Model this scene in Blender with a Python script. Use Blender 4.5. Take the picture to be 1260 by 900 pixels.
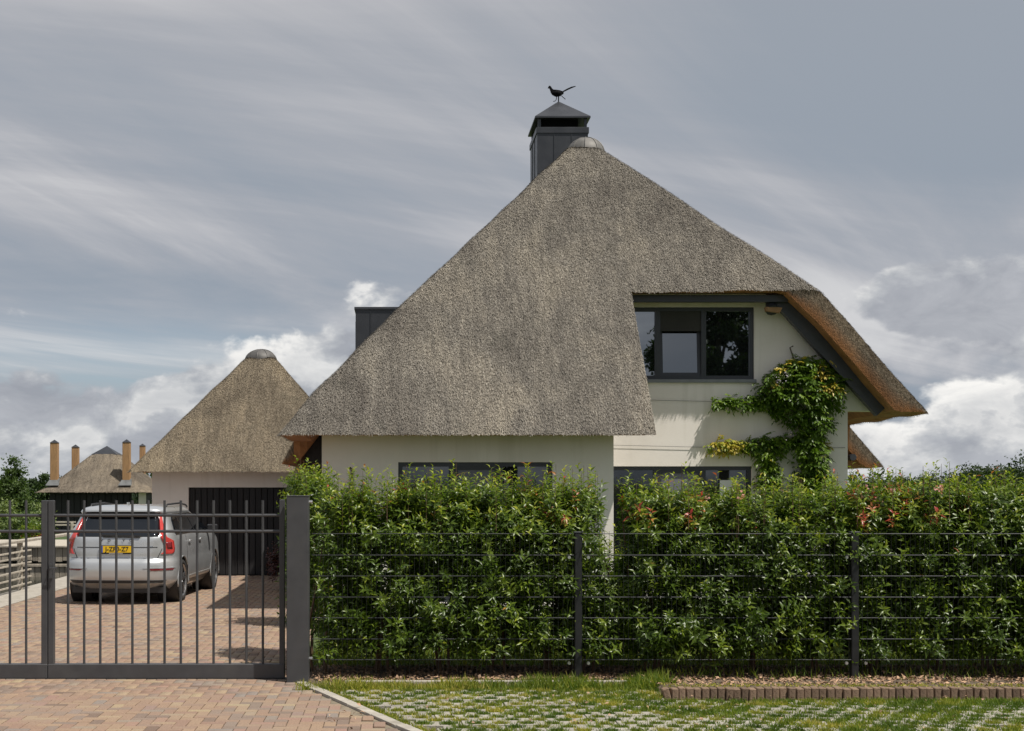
import bpy, bmesh, math, random
import numpy as np
from mathutils import Vector, Matrix
random.seed(7); rng = np.random.default_rng(7)
R = math.radians
S = bpy.context.scene
for o in list(bpy.data.objects): bpy.data.objects.remove(o)
C = S.collection

# ------------------------------------------------------------------ camera
F = 1650.0; VX = 490.0; HY = 600.0; EYE = 2.0          # focal length in photo pixels, vanishing point, eye height
cd = bpy.data.cameras.new('camera'); cam = bpy.data.objects.new('camera', cd); C.objects.link(cam)
cam.location = (0, 0, EYE); cam.rotation_euler = (R(90), 0, 0)
cd.sensor_width = 36; cd.lens = F / 1260 * 36
cd.shift_x = (630 - VX) / 1260; cd.shift_y = (HY - 450) / 1260
cd.clip_start = .1; cd.clip_end = 3000
S.camera = cam
S.view_settings.view_transform = 'Standard'; S.view_settings.look = 'None'
S.view_settings.exposure = .24; S.view_settings.gamma = 1

def wx(px, d): return (px - VX) * d / F
def wz(py, d): return EYE + (HY - py) * d / F

# ------------------------------------------------------------------ node helpers
class NT:
    def __init__(s, tree): s.t = tree; s.n = tree.nodes; s.l = tree.links
    def add(s, typ, **kw):
        n = s.n.new(typ)
        for k, v in kw.items(): setattr(n, k, v)
        return n
    def set(s, sock, v):
        if isinstance(v, bpy.types.NodeSocket): s.l.new(v, sock)
        elif isinstance(v, (tuple, list)) and len(v) == 3 and sock.type == 'RGBA': sock.default_value = (*v, 1)
        else: sock.default_value = v
    def math(s, op, a, b=0.0, c=0.0, clamp=False):
        n = s.add('ShaderNodeMath', operation=op, use_clamp=clamp)
        s.set(n.inputs[0], a); s.set(n.inputs[1], b); s.set(n.inputs[2], c); return n.outputs[0]
    def noise(s, vec, scale, detail=4, rough=.55, dist=0, out=0):
        n = s.add('ShaderNodeTexNoise'); s.set(n.inputs['Vector'], vec)
        s.set(n.inputs['Scale'], scale); n.inputs['Detail'].default_value = detail
        n.inputs['Roughness'].default_value = rough; n.inputs['Distortion'].default_value = dist
        return n.outputs[out]
    def ramp(s, fac, stops, interp='LINEAR'):
        n = s.add('ShaderNodeValToRGB'); s.set(n.inputs[0], fac); e = n.color_ramp.elements
        n.color_ramp.interpolation = interp
        while len(e) < len(stops): e.new(.5)
        for q, (p, c) in zip(e, stops):
            q.position = p; q.color = (*c, 1) if not isinstance(c, (int, float)) else (c, c, c, 1)
        return n.outputs[0]
    def mix(s, fac, a, b, typ='MIX'):
        n = s.add('ShaderNodeMix', data_type='RGBA', blend_type=typ)
        s.set(n.inputs[0], fac); s.set(n.inputs[6], a); s.set(n.inputs[7], b); return n.outputs[2]
    def mapr(s, v, a, b, c=0., d=1., smooth=False):
        n = s.add('ShaderNodeMapRange', interpolation_type='SMOOTHSTEP' if smooth else 'LINEAR'); n.clamp = True
        s.set(n.inputs[0], v); s.set(n.inputs[1], a); s.set(n.inputs[2], b); s.set(n.inputs[3], c); s.set(n.inputs[4], d)
        return n.outputs[0]
    def scale(s, vec, sc, loc=(0, 0, 0)):
        n = s.add('ShaderNodeMapping'); s.set(n.inputs[0], vec)
        n.inputs['Scale'].default_value = sc; n.inputs['Location'].default_value = loc; return n.outputs[0]

# ------------------------------------------------------------------ world: Nishita sky with cloud cover
SUNT = Vector((-.447, .303, -1)).normalized()            # travel direction of the sunlight
sun_el = math.asin(-SUNT.z); sun_az = math.atan2(-SUNT.x, -SUNT.y)
W = bpy.data.worlds.new('World'); S.world = W; W.use_nodes = True
w = NT(W.node_tree); w.n.clear()
def cloud_world():
    tc = w.add('ShaderNodeTexCoord').outputs['Generated']
    sep = w.add('ShaderNodeSeparateXYZ'); w.l.new(tc, sep.inputs[0])
    X, Y, Z = sep.outputs
    sky = w.add('ShaderNodeTexSky'); sky.sky_type = 'NISHITA'; sky.sun_disc = False
    sky.sun_elevation = sun_el; sky.sun_rotation = sun_az; sky.air_density = 1; sky.dust_density = .6; sky.ozone_density = 1.2
    az = w.math('ARCTAN2', X, Y)
    el = w.math('ARCSINE', Z)
    # high streaky sheet, laid out on a flat ceiling so streaks run towards the horizon
    zz = w.math('ADD', w.math('MAXIMUM', Z, 0), .10)
    cx = w.math('DIVIDE', X, zz); cy = w.math('DIVIDE', Y, zz)
    cmb = w.add('ShaderNodeCombineXYZ'); w.l.new(cx, cmb.inputs[0]); w.l.new(cy, cmb.inputs[1])
    def streak(deg, sc, loc):
        ra = w.add('ShaderNodeMapping'); w.l.new(cmb.outputs[0], ra.inputs[0]); ra.inputs['Rotation'].default_value = (0, 0, R(deg))
        return w.scale(ra.outputs[0], sc, loc)
    na = w.noise(streak(-62, (.34, 1.15, 1), (3.1, 1.7, 0)), .8, 8, .58, .9)
    nb = w.noise(streak(-28, (.30, 1.0, 1), (7.7, .4, 2)), .9, 8, .60, .8)
    n1 = w.math('ADD', w.math('MULTIPLY', na, .55), w.math('MULTIPLY', nb, .45))
    n2 = w.noise(w.scale(cmb.outputs[0], (.22, .5, 1), (1.3, 4, 0)), .55, 3, .5, .3)
    sheet = w.math('ADD', w.math('MULTIPLY', n1, .55), w.math('MULTIPLY', n2, .45))
    sheetm = w.mapr(sheet, .405, .57, .0, 1., True)
    # a bluer opening low on the left
    def blob(a0, e0, ra, re):
        da = w.math('DIVIDE', w.math('SUBTRACT', az, a0), ra); de = w.math('DIVIDE', w.math('SUBTRACT', el, e0), re)
        return w.math('EXPONENT', w.math('MULTIPLY', w.math('ADD', w.math('MULTIPLY', da, da), w.math('MULTIPLY', de, de)), -1))
    hole = blob(-.21, .092, .20, .030)
    sheetcol = w.ramp(sheetm, [(0, (2.45, 2.85, 3.4)), (.4, (3.2, 3.4, 3.8)), (.75, (4.3, 4.35, 4.6)), (1, (5.5, 5.5, 5.6))])
    sheetcol = w.mix(w.math('MULTIPLY', w.mapr(el, .10, .34, 0, 1), .3), sheetcol, (3.5, 3.5, 3.65))
    blue = w.mix(.5, sky.outputs[0], (2.2, 2.95, 3.7))
    cov = w.math('SUBTRACT', .96, w.math('MULTIPLY', hole, w.mapr(n1, .38, .6, .9, .25)), clamp=True)
    col = w.mix(cov, blue, sheetcol)
    # cumulus, banks low over the horizon
    av = w.add('ShaderNodeCombineXYZ'); w.l.new(az, av.inputs[0]); w.l.new(w.math('MULTIPLY', el, 1.5), av.inputs[1])
    def cum(shift):
        v = w.scale(av.outputs[0], (1, 1, 1), (5.36, 2.2 + shift, .4))
        a = w.noise(v, 9.0, 7, .52, .25)
        b = w.noise(v, 38., 4, .55, .2)
        return w.math('ADD', w.math('MULTIPLY', a, .82), w.math('MULTIPLY', b, .18))
    base = w.math('ADD', w.mapr(el, .02, .16, .135, -.12), w.mapr(el, .15, .19, 0, -.22))
    def bank(tot): 
        t = tot
        for a0, e0, ra, re, am in [(-.25, .045, .12, .035, .15), (-.16, .065, .06, .02, .10), (-.06, .085, .055, .035, .16), (.40, .125, .075, .034, .40), (.47, .10, .05, .02, .06), (.47, .055, .07, .03, .16), (.36, .165, .10, .012, -.06), (.40, .02, .12, .02, .06), (.44, .175, .12, .022, .10),
                                   (-.22, .10, .12, .018, -.13), (.25, .16, .10, .04, -.1)]:
            t = w.math('ADD', t, w.math('MULTIPLY', blob(a0, e0, ra, re), am))
        return t
    bias = bank(base)
    c0 = w.math('ADD', cum(0), bias); c1 = w.math('ADD', cum(.022), bias); c2 = w.math('ADD', cum(.06), bias)
    mask = w.mapr(c0, .53, .60, 0, 1, True)
    # lit from above: density drop towards the zenith means a bright top edge
    lit = w.mapr(w.math('SUBTRACT', w.math('ADD', c0, w.math('MULTIPLY', w.math('SUBTRACT', w.noise(av.outputs[0], 55., 5, .6, .4), .5), .10)), w.math('ADD', w.math('MULTIPLY', c1, .5), w.math('MULTIPLY', c2, .5))), -.05, .085, 0, 1)
    thick = w.mapr(c0, .56, .80, 0, 1)
    shade = w.math('SUBTRACT', lit, w.math('MULTIPLY', thick, .30), clamp=True)
    ccol = w.ramp(shade, [(0, (3.35, 3.5, 3.85)), (.35, (4.1, 4.25, 4.5)), (.7, (5.6, 5.65, 5.7)), (1, (7.6, 7.5, 7.3))])
    ccol = w.mix(w.mapr(el, .175, .21, 0, .45), ccol, (3.5, 3.55, 3.8))
    ccol = w.mix(1, ccol, w.ramp(w.noise(w.scale(av.outputs[0], (1, 1.4, 1), (2, 5, 1)), 17., 7, .62, .6), [(.33, (.84, .85, .87)), (.66, (1.17, 1.16, 1.14))]), 'MULTIPLY')
    col = w.mix(w.math('MULTIPLY', mask, .93), col, ccol)
    col = w.mix(w.mapr(el, -.02, .03, .6, 0), col, (4.0, 4.2, 4.5))
    bg = w.add('ShaderNodeBackground'); w.l.new(col, bg.inputs[0]); bg.inputs[1].default_value = .1
    out = w.add('ShaderNodeOutputWorld'); w.l.new(bg.outputs[0], out.inputs[0])
cloud_world()

# ------------------------------------------------------------------ sun
sd = bpy.data.lights.new('sun', 'SUN'); sun = bpy.data.objects.new('sun', sd); C.objects.link(sun)
sd.energy = 4.2; sd.angle = R(.6); sd.color = (1, .95, .87)
sun.rotation_euler = SUNT.to_track_quat('-Z', 'Y').to_euler(); sun.location = (10, -8, 30)

# ------------------------------------------------------------------ materials
MATS = {}
def newmat(name):
    m = bpy.data.materials.new(name); m.use_nodes = True; t = NT(m.node_tree)
    b = t.n['Principled BSDF']; return m, t, b
def mat(name, col, rough=.6, var=.15, nscale=6., metal=0, bump=0., bscale=60., spec=.5, dirt=None, island=0, objrand=0, coat=0, stretch=(1, 1, 1)):
    """plain material with noise-varied colour, optional bump, optional per-piece variation"""
    m, t, b = newmat(name)
    tc = t.scale(t.add('ShaderNodeTexCoord').outputs['Object'], stretch)
    n = t.noise(tc, nscale, 5)
    dark = tuple(c * (1 - var) for c in col); light = tuple(min(1, c * (1 + var)) for c in col)
    c = t.ramp(n, [(.3, dark), (.7, light)])
    if dirt: c = t.mix(t.mapr(t.noise(tc, nscale * .35, 6, .6), .5, .75, 0, .7), c, dirt)
    if island:
        r = t.add('ShaderNodeNewGeometry').outputs['Random Per Island']
        c = t.mix(1, c, t.ramp(r, [(0, 1 - island), (1, 1 + island)]), 'MULTIPLY')
    if objrand:
        r = t.add('ShaderNodeObjectInfo').outputs['Random']
        c = t.mix(1, c, t.ramp(r, [(0, 1 - objrand), (1, 1.)]), 'MULTIPLY')
    t.set(b.inputs['Base Color'], c); b.inputs['Metallic'].default_value = metal
    t.set(b.inputs['Roughness'], t.mapr(n, .3, .7, max(0, rough - .06), min(1, rough + .06)))
    b.inputs['Specular IOR Level'].default_value = spec
    if coat: b.inputs['Coat Weight'].default_value = coat; b.inputs['Coat Roughness'].default_value = .06
    if bump:
        bn = t.add('ShaderNodeBump'); t.set(bn.inputs['Height'], t.noise(tc, bscale, 4)); bn.inputs['Strength'].default_value = bump
        bn.inputs['Distance'].default_value = .02; t.l.new(bn.outputs[0], b.inputs['Normal'])
    MATS[name] = m; return m

def thatch_mat(name, tones, island=True, warm=0.0):
    m, t, b = newmat(name)
    tc = t.add('ShaderNodeTexCoord').outputs['Object']
    big = t.noise(t.scale(tc, (1, .8, .45)), .75, 7, .62, .5)
    fine = t.noise(t.scale(tc, (1, .6, .5)), 42, 3, .7)
    base = t.ramp(fine, [(.32, tones[0]), (.5, tones[1]), (.68, tones[2])])
    if name == 'thatch_cut':                      # fresh reed inside, weathered at the outer surface
        a = t.add('ShaderNodeAttribute', attribute_name='tint').outputs['Fac']
        base = t.mix(t.mapr(t.math('ADD', a, t.math('MULTIPLY', t.math('SUBTRACT', fine, .5), .5)), .38, .90, 0, 1), base, t.mix(fine, (.17, .080, .034), (.29, .140, .060)))
    if island:
        r = t.add('ShaderNodeNewGeometry').outputs['Random Per Island']
        base = t.mix(.55, base, t.ramp(r, [(0, tones[0]), (.35, tones[1]), (.8, tones[2]), (1, tones[3])]))
    c = t.mix(1, base, t.ramp(big, [(.32, (.60, .585, .585)), (.48, (.88, .87, .86)), (.66, (1.2, 1.165, 1.10))]), 'MULTIPLY')
    strk = t.noise(t.scale(tc, (6.5, .8, .8)), 1.6, 5, .6, .25)
    c = t.mix(1, c, t.ramp(strk, [(.32, (.78, .775, .77)), (.68, (1.15, 1.14, 1.11))]), 'MULTIPLY')
    moss = t.mapr(t.noise(tc, 1.7, 6, .65), .58, .72, 0, .35)
    c = t.mix(moss, c, (.085, .085, .07))
    t.set(b.inputs['Base Color'], c); b.inputs['Roughness'].default_value = .9; b.inputs['Specular IOR Level'].default_value = .15
    bn = t.add('ShaderNodeBump'); t.set(bn.inputs['Height'], fine); bn.inputs['Strength'].default_value = .9; bn.inputs['Distance'].default_value = .03
    t.l.new(bn.outputs[0], b.inputs['Normal']); MATS[name] = m; return m

def leaf_mat(name, stops, rough=.32, trans=.25, spec=.5):
    m, t, b = newmat(name)
    a = t.add('ShaderNodeAttribute', attribute_name='tint').outputs['Fac']
    c = t.ramp(a, stops)
    n = t.noise(t.add('ShaderNodeTexCoord').outputs['Object'], 2.2, 3)
    c = t.mix(1, c, t.ramp(n, [(.3, (.75, .78, .8)), (.7, (1.2, 1.15, 1.0))]), 'MULTIPLY')
    t.set(b.inputs['Base Color'], c); b.inputs['Roughness'].default_value = rough; b.inputs['Specular IOR Level'].default_value = spec
    tr = t.add('ShaderNodeBsdfTranslucent'); t.set(tr.inputs[0], t.mix(1, c, (1.5, 1.7, .7), 'MULTIPLY'))
    mx = t.add('ShaderNodeMixShader'); mx.inputs[0].default_value = trans
    t.l.new(b.outputs[0], mx.inputs[1]); t.l.new(tr.outputs[0], mx.inputs[2])
    t.l.new(mx.outputs[0], t.n['Material Output'].inputs[0]); MATS[name] = m; return m

def glass_mat(name, refl=.3, base=(.012, .014, .014), rough=.01, ior=1.5):
    m, t, b = newmat(name)
    b.inputs['Base Color'].default_value = (*base, 1); b.inputs['Roughness'].default_value = .3; b.inputs['Specular IOR Level'].default_value = 0
    g = t.add('ShaderNodeBsdfGlossy'); g.inputs['Roughness'].default_value = rough; g.inputs['Color'].default_value = (.86, .93, 1, 1)
    fr = t.add('ShaderNodeFresnel'); fr.inputs[0].default_value = ior
    mx = t.add('ShaderNodeMixShader'); t.set(mx.inputs[0], t.math('ADD', fr.outputs[0], refl, clamp=True))
    t.l.new(b.outputs[0], mx.inputs[1]); t.l.new(g.outputs[0], mx.inputs[2]); t.l.new(mx.outputs[0], t.n['Material Output'].inputs[0])
    MATS[name] = m; return m

PAVE = [(0, (.185, .130, .100)), (.12, (.245, .19, .155)), (.28, (.30, .205, .150)), (.45, (.325, .232, .160)), (.6, (.275, .182, .138)), (.75, (.345, .260, .175)), (.88, (.24, .205, .180)), (.95, (.305, .192, .152)), (1, (.36, .285, .18))]
def paver_mat(name, kind):
    m, t, b = newmat(name)
    tc = t.add('ShaderNodeTexCoord').outputs['Object']
    if kind == 'obj': r = t.add('ShaderNodeObjectInfo').outputs['Random']
    else: r = t.add('ShaderNodeNewGeometry').outputs['Random Per Island']
    geo = t.add('ShaderNodeNewGeometry').outputs['Position']
    c = t.ramp(r, PAVE)
    n = t.noise(geo, 55, 4, .7)
    c = t.mix(1, c, t.ramp(n, [(.25, (.72, .72, .72)), (.75, (1.18, 1.16, 1.14))]), 'MULTIPLY')
    st = t.noise(geo, 1.1, 5, .6)
    c = t.mix(t.mapr(st, .5, .75, 0, .35), c, (.27, .235, .19))
    t.set(b.inputs['Base Color'], c); b.inputs['Roughness'].default_value = .85; b.inputs['Specular IOR Level'].default_value = .25
    bn = t.add('ShaderNodeBump'); t.set(bn.inputs['Height'], n); bn.inputs['Strength'].default_value = .35; bn.inputs['Distance'].default_value = .01
    t.l.new(bn.outputs[0], b.inputs['Normal']); MATS[name] = m; return m

def plaster_mat():
    m, t, b = newmat('plaster')
    p = t.add('ShaderNodeNewGeometry').outputs['Position']
    n = t.noise(p, .8, 6, .6, .3)
    c = t.ramp(n, [(.3, (.76, .705, .645)), (.55, (.84, .785, .725)), (.75, (.87, .82, .765))])
    st = t.noise(t.scale(p, (2.2, 2.2, .16)), 1.6, 5, .6)          # rain streaks
    c = t.mix(t.mapr(st, .52, .72, 0, .38), c, (.54, .50, .41))
    t.set(b.inputs['Base Color'], c); b.inputs['Roughness'].default_value = .92; b.inputs['Specular IOR Level'].default_value = .2
    bn = t.add('ShaderNodeBump'); t.set(bn.inputs['Height'], t.noise(p, 45, 5, .7)); bn.inputs['Strength'].default_value = .22; bn.inputs['Distance'].default_value = .01
    t.l.new(bn.outputs[0], b.inputs['Normal']); MATS['plaster'] = m
plaster_mat()
thatch_mat('thatch', [(.150, .136, .116), (.270, .247, .215), (.385, .360, .318), (.57, .54, .49)])
thatch_mat('thatch_warm', [(.140, .114, .082), (.27, .226, .168), (.39, .333, .252), (.54, .475, .375)])
thatch_mat('thatch_far', [(.145, .122, .095), (.22, .188, .15), (.29, .25, .205), (.35, .31, .26)], island=False)
thatch_mat('thatch_cut', [(.09, .068, .05), (.17, .135, .10), (.27, .225, .175), (.36, .26, .17)], island=False)
mat('soffit', (.36, .17, .07), .8, .28, 5, bump=.6, bscale=70)
mat('zinc_dark', (.055, .058, .066), .42, .12, 3, metal=.5, spec=.5)
mat('zinc_cap', (.20, .19, .175), .62, .35, 5, metal=.35)
mat('frame', (.040, .043, .052), .4, .1, 6)
mat('zinc_mid', (.155, .148, .138), .62, .35, 5, metal=.35)
mat('zinc_dull', (.11, .105, .10), .6, .35, 5, metal=.3)
mat('sill', (.20, .21, .22), .5, .1, 6)
mat('board_dark', (.028, .027, .029), .62, .25, 3, bump=.4, bscale=30, stretch=(8, 8, .6), objrand=.3, spec=.3)
mat('vane', (.006, .006, .007), .8, .1, spec=.1)
mat('black', (.004, .004, .004), .9, .1, spec=.1)
mat('wood_orange', (.36, .205, .095), .7, .22, 4, bump=.3, stretch=(5, 5, .5))
mat('lead', (.15, .155, .155), .5, .2, 4, metal=.3)
mat('steel_gate', (.060, .060, .064), .45, .10, 7, spec=.4, dirt=(.085, .082, .08))
mat('steel_fence', (.028, .029, .031), .45, .12, 9, metal=.4)
mat('wire', (.045, .046, .05), .45, .12, 9, metal=.5)
mat('bolt_dark', (.10, .10, .105), .35, .1, metal=.6)
mat('bolt', (.55, .55, .55), .3, .1, metal=.8)
mat('wood_grey', (.50, .45, .37), .8, .25, 3, bump=.5, stretch=(1, 6, 6), objrand=.25)
mat('pile_wood', (.36, .315, .25), .85, .3, 3, bump=.5, stretch=(5, 5, .8), objrand=.4)
mat('concrete', (.42, .385, .33), .9, .15, 8, bump=.4, dirt=(.25, .225, .175), objrand=.12)
mat('paver_concrete', (.36, .335, .285), .9, .15, 9, bump=.4, dirt=(.26, .235, .17), objrand=.2)
mat('sand', (.21, .175, .125), .95, .25, 14, bump=.5)
mat('soil', (.115, .085, .058), .95, .4, 9, bump=.8, dirt=(.23, .175, .12))
mat('edging_brick', (.27, .18, .12), .9, .25, 12, bump=.5, dirt=(.10, .095, .06), objrand=.45)
mat('litter', (.33, .21, .13), .85, .3, 20, island=.6)
mat('turf', (.050, .082, .020), .95, .45, 1.5, bump=.8, bscale=40, dirt=(.10, .105, .035))
mat('bark', (.11, .085, .06), .9, .3, 12, bump=.6, stretch=(3, 3, .6))
mat('stem', (.14, .085, .05), .8, .3, 12)
mat('car_paint', (.54, .555, .565), .32, .03, 2, metal=.55, coat=.8)
mat('car_black', (.022, .022, .024), .45, .1)
mat('tyre', (.028, .027, .026), .85, .2, 20, bump=.4)
mat('rim', (.36, .36, .37), .28, .05, metal=.9)
mat('rim_dark', (.035, .035, .038), .4, .05)
mat('chrome', (.62, .62, .62), .16, .03, metal=1)
mat('car_silver', (.46, .455, .44), .35, .05, metal=.7)
mat('lamp_red', (.50, .040, .032), .12, .15, 20, coat=.8)
mat('lamp_dark_red', (.16, .012, .018), .15, .1, coat=.8)
mat('plate_yellow', (.80, .50, .012), .4, .03); mat('plate_blue', (.03, .08, .40), .4, .03); mat('ink', (.02, .018, .015), .5, .03)
mat('white_paint', (.72, .72, .70), .5, .05)
mat('blind', (.16, .16, .20), .6, .05)
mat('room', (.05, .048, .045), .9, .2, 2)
glass_mat('glass', .22); glass_mat('glass_tilt', .17); glass_mat('car_glass', .05, (.006, .007, .009), .02, 1.22)
glass_mat('glass_low', .05)
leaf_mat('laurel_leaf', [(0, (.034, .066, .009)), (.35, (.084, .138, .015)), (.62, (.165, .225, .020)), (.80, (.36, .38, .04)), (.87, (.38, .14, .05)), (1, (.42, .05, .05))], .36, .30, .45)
leaf_mat('vine_leaf', [(0, (.035, .078, .010)), (.5, (.13, .22, .022)), (.75, (.22, .30, .04)), (1, (.50, .38, .07))], .42, .28, .4)
leaf_mat('flower', [(0, (.45, .40, .55)), (1, (.60, .55, .65))], .6, .3, .3)
leaf_mat('pink_flower', [(0, (.62, .25, .27)), (1, (.75, .42, .42))], .6, .3, .3)
leaf_mat('tree_leaf', [(0, (.022, .042, .013)), (.5, (.048, .080, .022)), (1, (.11, .15, .04))], .55, .25, .3)
leaf_mat('tree_light', [(0, (.05, .085, .025)), (.5, (.10, .15, .045)), (1, (.24, .29, .13))], .55, .3, .3)
leaf_mat('purple_leaf', [(0, (.06, .02, .025)), (1, (.16, .06, .06))], .4, .2, .4)
leaf_mat('grass_blade', [(0, (.075, .135, .015)), (.4, (.155, .205, .025)), (.72, (.33, .32, .05)), (1, (.46, .38, .13))], .55, .3, .3)
paver_mat('paver_obj', 'obj'); paver_mat('paver_isl', 'isl')
def water_mat():
    m, t, b = newmat('water'); b.inputs['Base Color'].default_value = (.018, .022, .014, 1); b.inputs['Roughness'].default_value = .05
    bn = t.add('ShaderNodeBump'); t.set(bn.inputs['Height'], t.noise(t.add('ShaderNodeNewGeometry').outputs['Position'], 5, 3)); bn.inputs['Strength'].default_value = .15
    bn.inputs['Distance'].default_value = .05; t.l.new(bn.outputs[0], b.inputs['Normal']); MATS['water'] = m
water_mat()

# ------------------------------------------------------------------ mesh helpers
class MB:
    """collects primitives into one mesh"""
    def __init__(s): s.v = []; s.f = []
    def poly(s, pts, faces):
        b = len(s.v); s.v += [tuple(p) for p in pts]; s.f += [tuple(b + i for i in f) for f in faces]; return s
    def box(s, x0, x1, y0, y1, z0, z1):
        return s.poly([(x0, y0, z0), (x1, y0, z0), (x1, y1, z0), (x0, y1, z0), (x0, y0, z1), (x1, y0, z1), (x1, y1, z1), (x0, y1, z1)],
                      [(0, 3, 2, 1), (4, 5, 6, 7), (0, 1, 5, 4), (1, 2, 6, 5), (2, 3, 7, 6), (3, 0, 4, 7)])
    def bbox(s, x0, x1, y0, y1, z0, z1, b=.004):
        """box with chamfered upright and top edges (rings)"""
        def ring(i, z): return [(x0+i, y0, z), (x1-i, y0, z), (x1, y0+i, z), (x1, y1-i, z), (x1-i, y1, z), (x0+i, y1, z), (x0, y1-i, z), (x0, y0+i, z)]
        def ring2(i, z): return [(x0+i, y0+b, z), (x1-i, y0+b, z), (x1-b, y0+i, z), (x1-b, y1-i, z), (x1-i, y1-b, z), (x0+i, y1-b, z), (x0+b, y1-i, z), (x0+b, y0+i, z)]
        pts = ring(b, z0) + ring(b, z1 - b) + ring2(2 * b, z1)
        fs = [tuple(range(7, -1, -1)), tuple(range(16, 24))]
        for k in (0, 8):
            for i in range(8): fs.append((k + i, k + (i + 1) % 8, k + 8 + (i + 1) % 8, k + 8 + i))
        return s.poly(pts, fs)
    def prism(s, poly, y0, y1):
        """polygon in (x, z), counter-clockwise seen from the front, between depths y0 < y1"""
        n = len(poly)
        pts = [(x, y0, z) for x, z in poly] + [(x, y1, z) for x, z in poly]
        return s.poly(pts, [tuple(range(n)), tuple(range(2 * n - 1, n - 1, -1))] + [(i, n + i, n + (i + 1) % n, (i + 1) % n) for i in range(n)])
    def tube(s, pts, rad, n=8, cap=True):
        pts = [Vector(p) for p in pts]
        if isinstance(rad, (int, float)): rad = [rad] * len(pts)
        vs = []; prev = None
        for i, p in enumerate(pts):
            d = (pts[min(i + 1, len(pts) - 1)] - pts[max(i - 1, 0)]).normalized()
            if prev is None: a = d.orthogonal().normalized()
            else:
                a = prev - d * prev.dot(d); a = a.normalized() if a.length > 1e-6 else d.orthogonal().normalized()
            prev = a; b = d.cross(a)
            vs += [tuple(p + (a * math.cos(2 * math.pi * k / n) + b * math.sin(2 * math.pi * k / n)) * rad[i]) for k in range(n)]
        fs = []
        for i in range(len(pts) - 1):
            for k in range(n): fs.append((i * n + k, i * n + (k + 1) % n, (i + 1) * n + (k + 1) % n, (i + 1) * n + k))
        if cap: fs += [tuple(range(n - 1, -1, -1)), tuple(range((len(pts) - 1) * n, len(pts) * n))]
        return s.poly(vs, fs)
    def lathe(s, prof, c, axis='z', n=24, a0=0, a1=2 * math.pi):
        """profile [(r, h)] turned round an axis through c"""
        full = abs(a1 - a0 - 2 * math.pi) < 1e-6; m = n if full else n + 1
        vs = []
        for r, h in prof:
            for k in range(m):
                a = a0 + (a1 - a0) * k / n
                p = {'z': (r * math.cos(a), r * math.sin(a), h), 'x': (h, r * math.cos(a), r * math.sin(a)), 'y': (r * math.cos(a), h, r * math.sin(a))}[axis]
                vs.append((c[0] + p[0], c[1] + p[1], c[2] + p[2]))
        fs = []
        for i in range(len(prof) - 1):
            for k in range(n): fs.append((i * m + k, i * m + (k + 1) % m, (i + 1) * m + (k + 1) % m, (i + 1) * m + k))
        return s.poly(vs, fs)
    def mesh(s, name='mesh', smooth=False):
        me = bpy.data.meshes.new(name); me.from_pydata(s.v, [], s.f); me.validate()
        bm = bmesh.new(); bm.from_mesh(me); bmesh.ops.recalc_face_normals(bm, faces=bm.faces); bm.to_mesh(me); bm.free()
        if smooth:
            me.shade_smooth()
        return me
    def build(s, name, m, parent=None, smooth=False, **kw):
        return link(name, s.mesh(name, smooth), m, parent, **kw)

def link(name, me, m, parent=None, kind=None, label=None):
    o = bpy.data.objects.new(name, me); C.objects.link(o)
    if m and not me.materials: me.materials.append(MATS[m])
    if parent:
        o.parent = parent
        p = parent; off = Vector(p.location)
        while p.parent: p = p.parent; off += Vector(p.location)
        if me and me.users == 1 and off.length > 0: me.transform(Matrix.Translation(-off))
        elif off.length > 0: o.location = Vector(o.location) - off
    if kind: o['kind'] = kind
    if label: o['label'] = label
    return o
def tag(o, label, cat, group=None):
    o['label'] = label; o['category'] = cat
    if group: o['group'] = group
    return o
def thing(name, label, cat, loc=(0, 0, 0), group=None):
    o = bpy.data.objects.new(name, None); C.objects.link(o); o.location = loc; o.empty_display_size = .2
    return tag(o, label, cat, group)

def np_mesh(name, V, tris, tint=None, smooth=False):
    me = bpy.data.meshes.new(name); nv, nf = len(V), len(tris)
    me.vertices.add(nv); me.vertices.foreach_set('co', np.ascontiguousarray(V, dtype=np.float32).ravel())
    me.loops.add(nf * 3); me.loops.foreach_set('vertex_index', np.ascontiguousarray(tris, dtype=np.int32).ravel())
    me.polygons.add(nf); me.polygons.foreach_set('loop_start', np.arange(0, nf * 3, 3, dtype=np.int32))
    if tint is not None:
        a = me.attributes.new('tint', 'FLOAT', 'POINT'); a.data.foreach_set('value', np.ascontiguousarray(tint, dtype=np.float32))
    me.update(calc_edges=True); me.validate()
    return me
def nrm(a): return a / np.maximum(np.linalg.norm(a, axis=-1, keepdims=True), 1e-9)
def leaf_arrays(P, D, U, L, Wd, droop=.25, fold=.3):
    """P base, D direction, U up hint, per leaf length L and half width Wd -> 5 verts, 4 tris each"""
    n = len(P); D = nrm(D); Sd = nrm(np.cross(D, U)); N = np.cross(Sd, D)
    L = L[:, None]; Wd = Wd[:, None]
    mid = P + D * L * .45
    v = np.stack([P, mid + Sd * Wd + N * Wd * fold, mid, mid - Sd * Wd + N * Wd * fold, P + D * L - N * L * droop], 1)
    b = (np.arange(n) * 5)[:, None, None]
    t = np.array([[0, 2, 1], [0, 3, 2], [1, 2, 4], [2, 3, 4]])[None] + b
    return v.reshape(-1, 3), t.reshape(-1, 3)
def leaves(name, P, D, U, L, Wd, tint, m, parent=None, droop=.25, fold=.3, kind='stuff'):
    v, t = leaf_arrays(P, D, U, L, Wd, droop, fold)
    return link(name, np_mesh(name, v, t, np.repeat(tint, 5)), m, parent, kind=kind)
def rdir(n):
    return nrm(rng.normal(size=(n, 3)))

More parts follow.
